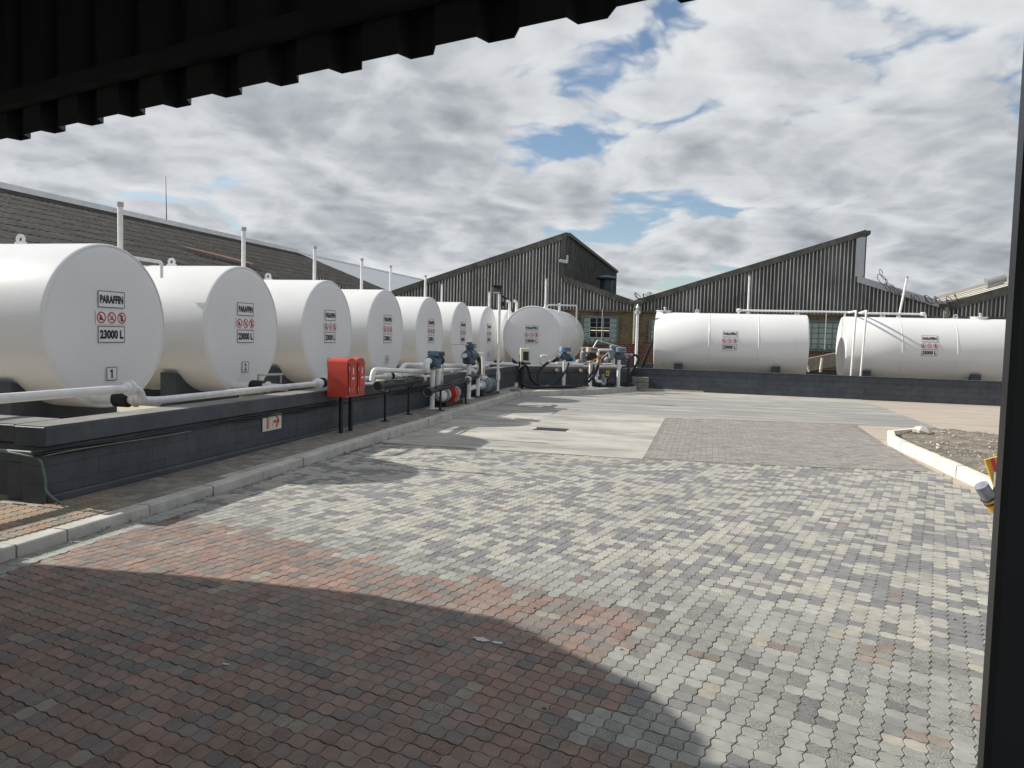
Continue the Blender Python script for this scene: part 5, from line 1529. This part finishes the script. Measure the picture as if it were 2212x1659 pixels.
# windows
def window(x0, x1, z0, z1, nx, nz, dark=()):
    fr = MB()
    y = -.02
    t = .09
    fr.box(((x0 + x1) / 2, y, z1 + t / 2), (x1 - x0 + 2 * t, .16, t)); fr.box(((x0 + x1) / 2, y, z0 - t / 2), (x1 - x0 + 2 * t, .16, t))
    fr.box((x0 - t / 2, y, (z0 + z1) / 2), (t, .155, z1 - z0)); fr.box((x1 + t / 2, y, (z0 + z1) / 2), (t, .155, z1 - z0))
    w_ = fr.build('window', M['frame_grey'], fb)
    cw, chh = (x1 - x0) / nx, (z1 - z0) / nz
    for i in range(nx):
        for j in range(nz):
            dk = (i, j) in dark
            mb = MB(); mb.box((x0 + cw * (i + .5), y + (.02 if dk else 0.0), z0 + chh * (j + .5)), (cw - .028, .02, chh - .028)); mb.build('pane', M['pane_dark'] if dk else M['pane_green'], w_)
    mb = MB()
    for i in range(1, nx): mb.box((x0 + cw * i, y - .01, (z0 + z1) / 2), (.03, .045, z1 - z0))
    for j in range(1, nz): mb.box(((x0 + x1) / 2, y - .008, z0 + chh * j), (x1 - x0, .04, .026))
    mb.build('glazing_bar', M['frame_grey'], w_)
    if dark:
        ii = [d[0] for d in dark]; jj = [d[1] for d in dark]
        a, b = x0 + cw * min(ii), x0 + cw * (max(ii) + 1); c, d = z0 + chh * min(jj), z0 + chh * (max(jj) + 1)
        mb = MB()
        for zz in (c, (c + d) / 2, d): mb.box(((a + b) / 2, y - .03, zz), (b - a + .04, .03, .035))
        for xx in (a, a + (b - a) / 3, a + 2 * (b - a) / 3, b): mb.box((xx, y - .031, (c + d) / 2), (.025, .03, d - c))
        mb.build('sash', M['mullion'], w_)
        mb = MB(); mb.box(((a + b) / 2, y - .005, c + (d - c) * .36), ((b - a) * .9, .01, .022)); mb.build('light_strip', M['lamp_strip'], w_)
    return w_
window(-5.92, -4.30, 1.63, 2.82, 5, 5, tuple((i, j) for i in (1, 2, 3) for j in (1, 2, 3, 4)))
window(-2.72, -1.1, 1.63, 2.80, 5, 5)
window(4.10, 5.55, 1.60, 2.80, 5, 5)
# conduit and stakes on the wall
mb = MB(); mb.tube([(-5.0, -.16, 1.62), (-5.0, -.16, 3.25)], .02, 6); mb.tube([(4.95, -.16, 1.6), (4.95, -.16, 3.25)], .025, 6); mb.build('conduit', M['steel'], fb, 40)
# roof ventilator in the valley, camera
rv = MB(); rv.lathe((-5.55, 5.0, 4.4), (0, 0, 1), [(0, .33), (.62, .33), (.62, .52), (.70, .56), (.78, .45), (.84, .1)], 18); rv.build('roof_ventilator', M['slate_blue'], fb, 40)
rv = MB(); rv.cyl((12.75, 5.0, 5.02), (13.55, 5.0, 5.28), .22, n=16); rv.box((13.15, 5.0, 4.93), (.7, .3, .36)); rv.build('roof_ventilator', M['steel'], fb, 40)
cm = thing('security_camera', 'small white security camera on the factory corner below the ridge', 'camera', (-6.9, 36.85, 5.45))
mb = MB(); mb.bbox((0, -.2, 0), (.40, .16, .14), .02, rot=Matrix.Rotation(R(10), 3, 'Y')); mb.build('housing', M['flash'], cm)
mb = MB(); mb.bbox((.14, -.05, .16), (.08, .08, .30), .01); mb.build('bracket', M['steel'], cm)
# razor wire
def coil(label, path, r0, turns, th=.014):
    P = curve_pts(path, 12); n = turns * 14
    pts = []
    for i in range(n + 1):
        t = i / n * (len(P) - 1); k = min(int(t), len(P) - 2); f = t - k
        c = P[k] * (1 - f) + P[k + 1] * f
        a = 2 * math.pi * i / 14
        rr = r0 * (1 + .3 * math.sin(i * .37))
        pts.append(c + Vector((.10 * math.sin(a * .5), rr * math.cos(a) * .6, rr * math.sin(a))) + Vector((rr * .9 * math.cos(a + .6), 0, 0)))
    mb = MB(); mb.tube(pts, th, 5)
    return tag(mb.build('razor_wire', M['dark_metal'], None, 60), label, 'wire')
coil('tangled razor wire over the valley right of the second gable', [(7.0, 36.6, 4.95), (7.4, 36.6, 4.4), (7.9, 36.6, 4.05), (8.8, 36.6, 3.85), (9.5, 36.6, 3.8), (10.1, 36.6, 3.95)], .17, 17)
coil('razor wire coil above the drainpipe between the two gables', [(-3.5, 36.7, 3.85), (-3.0, 36.7, 3.85), (-2.6, 36.7, 3.9)], .13, 6)
coil('razor wire strung across the window left of the sideways tanks', [(-6.4, 33.6, 1.55), (-5.0, 33.6, 1.58), (-3.8, 33.6, 1.6)], .16, 11, .009)
coil('razor wire strung across the window between the sideways tanks', [(3.6, 33.6, 1.6), (4.4, 33.6, 1.62), (5.2, 33.6, 1.62)], .16, 7, .009)

# ================================================================== LEFT WAREHOUSE ROOF
wh = thing('warehouse', 'large dark fibre roofed warehouse behind the numbered tank row', 'building', (-30, 28, 0))
RZ, SL = 7.66, .373
def roof_rows(name, y0, y1, rows, mat, amp, per, stuffed):
    ln = 13.2 / rows
    for r_ in range(rows):
        x0 = 0.05 + ln * r_; x1 = x0 + ln + .12
        mb = MB(); ys = np.arange(y0, y1 + .01, per / 4)
        vs = []; fs = []
        for k, y in enumerate(ys):
            wv = amp * (0, 1, 0, -1)[k % 4]
            j0 = random.uniform(-.02, .02)
            vs += [(x0, y, RZ - SL * x0 + wv), (x1 + j0, y, RZ - SL * x1 + wv + .014)]
        vs2 = [(x, y, z - .06) for x, y, z in vs[1::2]]
        n = len(ys); base = len(vs); vs += vs2
        for k in range(n - 1):
            fs.append((2 * k, 2 * k + 1, 2 * k + 3, 2 * k + 2))
            fs.append((2 * k + 1, base + k, base + k + 1, 2 * k + 3))
        mb.quadmesh(vs, fs)
        mb.build(name, mat, wh)
roof_rows('roof_course', -26, 24.2, 14, M['old_roof'], .014, .33, False)
mb = MB(); mb.quadmesh([(0, 24.2, RZ), (13.2, 24.2, RZ - SL * 13.2), (13.2, 80, RZ - SL * 13.2), (0, 80, RZ), (0, 24.2, RZ - .2), (13.2, 24.2, RZ - SL * 13.2 - .2)], [(0, 1, 2, 3), (0, 4, 5, 1)]); mb.build('pale_roof', M['new_roof'], wh)
mb = MB(); mb.box((-.02, -1, RZ + .06), (.5, 50.6, .26)); mb.build('ridge_cap', M['ridge_white'], wh)
mb = MB(); mb.box((-.05, 52, RZ + .02), (.25, 56, .1)); mb.build('ridge_cap', M['ridge_white'], wh)
mb = MB(); mb.box((13.0, 2, 1.3), (.2, 60, 2.6)); mb.build('wall', M['yellow_brick'], wh)
mb = MB(); mb.quadmesh([(-13, -26, RZ - SL * 13), (0, -26, RZ), (0, 80, RZ), (-13, 80, RZ - SL * 13)], [(0, 1, 2, 3)]); mb.build('back_roof', M['old_roof'], wh)
mb = MB(); x0 = 5.6; mb.quadmesh([(x0, 3.6, RZ - SL * x0 + .14), (x0 + .45, 3.9, RZ - SL * (x0 + .45) + .16), (x0 + 1.6, 7.6, RZ - SL * (x0 + 1.6) + .18), (x0 + 1.1, 7.7, RZ - SL * (x0 + 1.1) + .16)], [(0, 1, 2, 3)]); mb.build('rust_patch', M['rust_roof'], wh)
mast = MB(); mast.cyl((-30, 38.0, 7.7), (-30.05, 38, 10.3), .03, .012, 6)
tag(mast.build('mast', M['dark_metal']), 'thin mast on the ridge of the large dark roof', 'mast')

# ================================================================== SHED AROUND THE CAMERA
SH_D = Vector((-.95566, .2945, 0))                 # along the bulkhead, to the left
SH_N = Vector((.2945, .95566, 0))                  # outwards, to the yard
E0 = Vector((-.104, 1.992, 0)) - SH_N * .009
shed = thing('shed', 'dark open shed the view looks out of, with ribbed bulkhead and steel column', 'shed', (0, 0, 0))
ZE, ZR = 2.60, 4.3
mb = MB()
vs = []; fs = []
per = .284
k0, k1 = -8, 15
t = k0 * per; line = []
for k in range(k0, k1):
    b = k * per
    line += [(b + .004, .055), (b + .010, .0), (b + .155, .0), (b + .205, .055)]
for i, (tt, off) in enumerate(line):
    p = E0 + SH_D * tt + SH_N * (off - .03)
    q = E0 + SH_D * tt + SH_N * (off - .034)
    vs += [(p.x, p.y, ZE), (p.x, p.y, ZR)]
for i in range(len(line) - 1):
    fs.append((2 * i, 2 * i + 1, 2 * i + 3, 2 * i + 2))
mb.quadmesh(vs, fs)
bk = mb.build('bulkhead', M['shed'], shed)
sol = bk.modifiers.new('thickness', 'SOLIDIFY'); sol.thickness = .003
mb = MB(); c_ = E0 + SH_D * 1.0 - SH_N * .07; mb.box((c_.x, c_.y, ZE + .14), (6.6, .05, .06), math.atan2(SH_D.y, SH_D.x)); mb.build('girt', M['shed'], shed)
def P2(t, n): 
    p = E0 + SH_D * t + SH_N * n
    return (p.x, p.y)
mb = MB(); mb.prism([P2(-2.3, .03), P2(4.3, .03), P2(4.3, -7.5), P2(-2.3, -7.5)][::-1], ZR, ZR + .08); mb.build('roof', M['shed'], shed)
mb = MB(); mb.prism([(-4.14, 3.46), (-4.44, 3.90), (-5.03, 4.34), (-5.35, 4.59), (-5.85, 4.69), (-6.48, 4.77), (-7.5, 4.74), (-8.9, 4.60), (-10.5, 4.5), (-10.5, -5), (-4.25, -5)][::-1], ZE, ZE + .06); mb.build('unseen_shadow_caster', M['shed'], shed)  # unseen slab, outline shaped to cast the shadow edge on the near paving
mb = MB(); mb.prism([P2(4.22, .03), P2(4.3, .03), P2(4.3, -7.4), P2(4.22, -7.4)][::-1], ZE - .05, ZR - .003); mb.build('sun_blocking_sheet', M['shed'], shed)  # unseen sheet added to keep the sun off the bulkhead's inner face
mb = MB(); mb.prism([P2(-2.3, -7.4), P2(4.3, -7.4), P2(4.3, -7.5), P2(-2.3, -7.5)][::-1], 0, ZR); mb.build('added_back_wall', M['shed'], shed)  # unseen wall added behind the camera to darken the inside
cc = Vector((.3875, 1.20, 0)) + Vector((.9689, -.247, 0)) * .115 - Vector((.247, .9689, 0)) * 0.0
mb = MB(); mb.bbox((cc.x, cc.y, 2.13), (.215, .12, 4.3), .008, -YAW * 0 + math.atan2(-.247, .9689)); mb.build('column', M['shed_steel'], shed)
for (t_, n_) in ((4.2, -.1), (4.2, -7.3), (-2.2, -7.3)):
    x, y = P2(t_, n_)
    mb = MB(); mb.bbox((x, y, 2.13), (.16, .16, 4.3), .008); mb.build('column', M['shed_steel'], shed)
for (x, y) in ((-10.2, 4.2), (-10.2, -4.7), (-6.6, 4.45)):  # posts under the added shadow-casting slab
    mb = MB(); mb.bbox((x, y, 1.28), (.10, .10, 2.6), .006); mb.build('column', M['shed_steel'], shed)
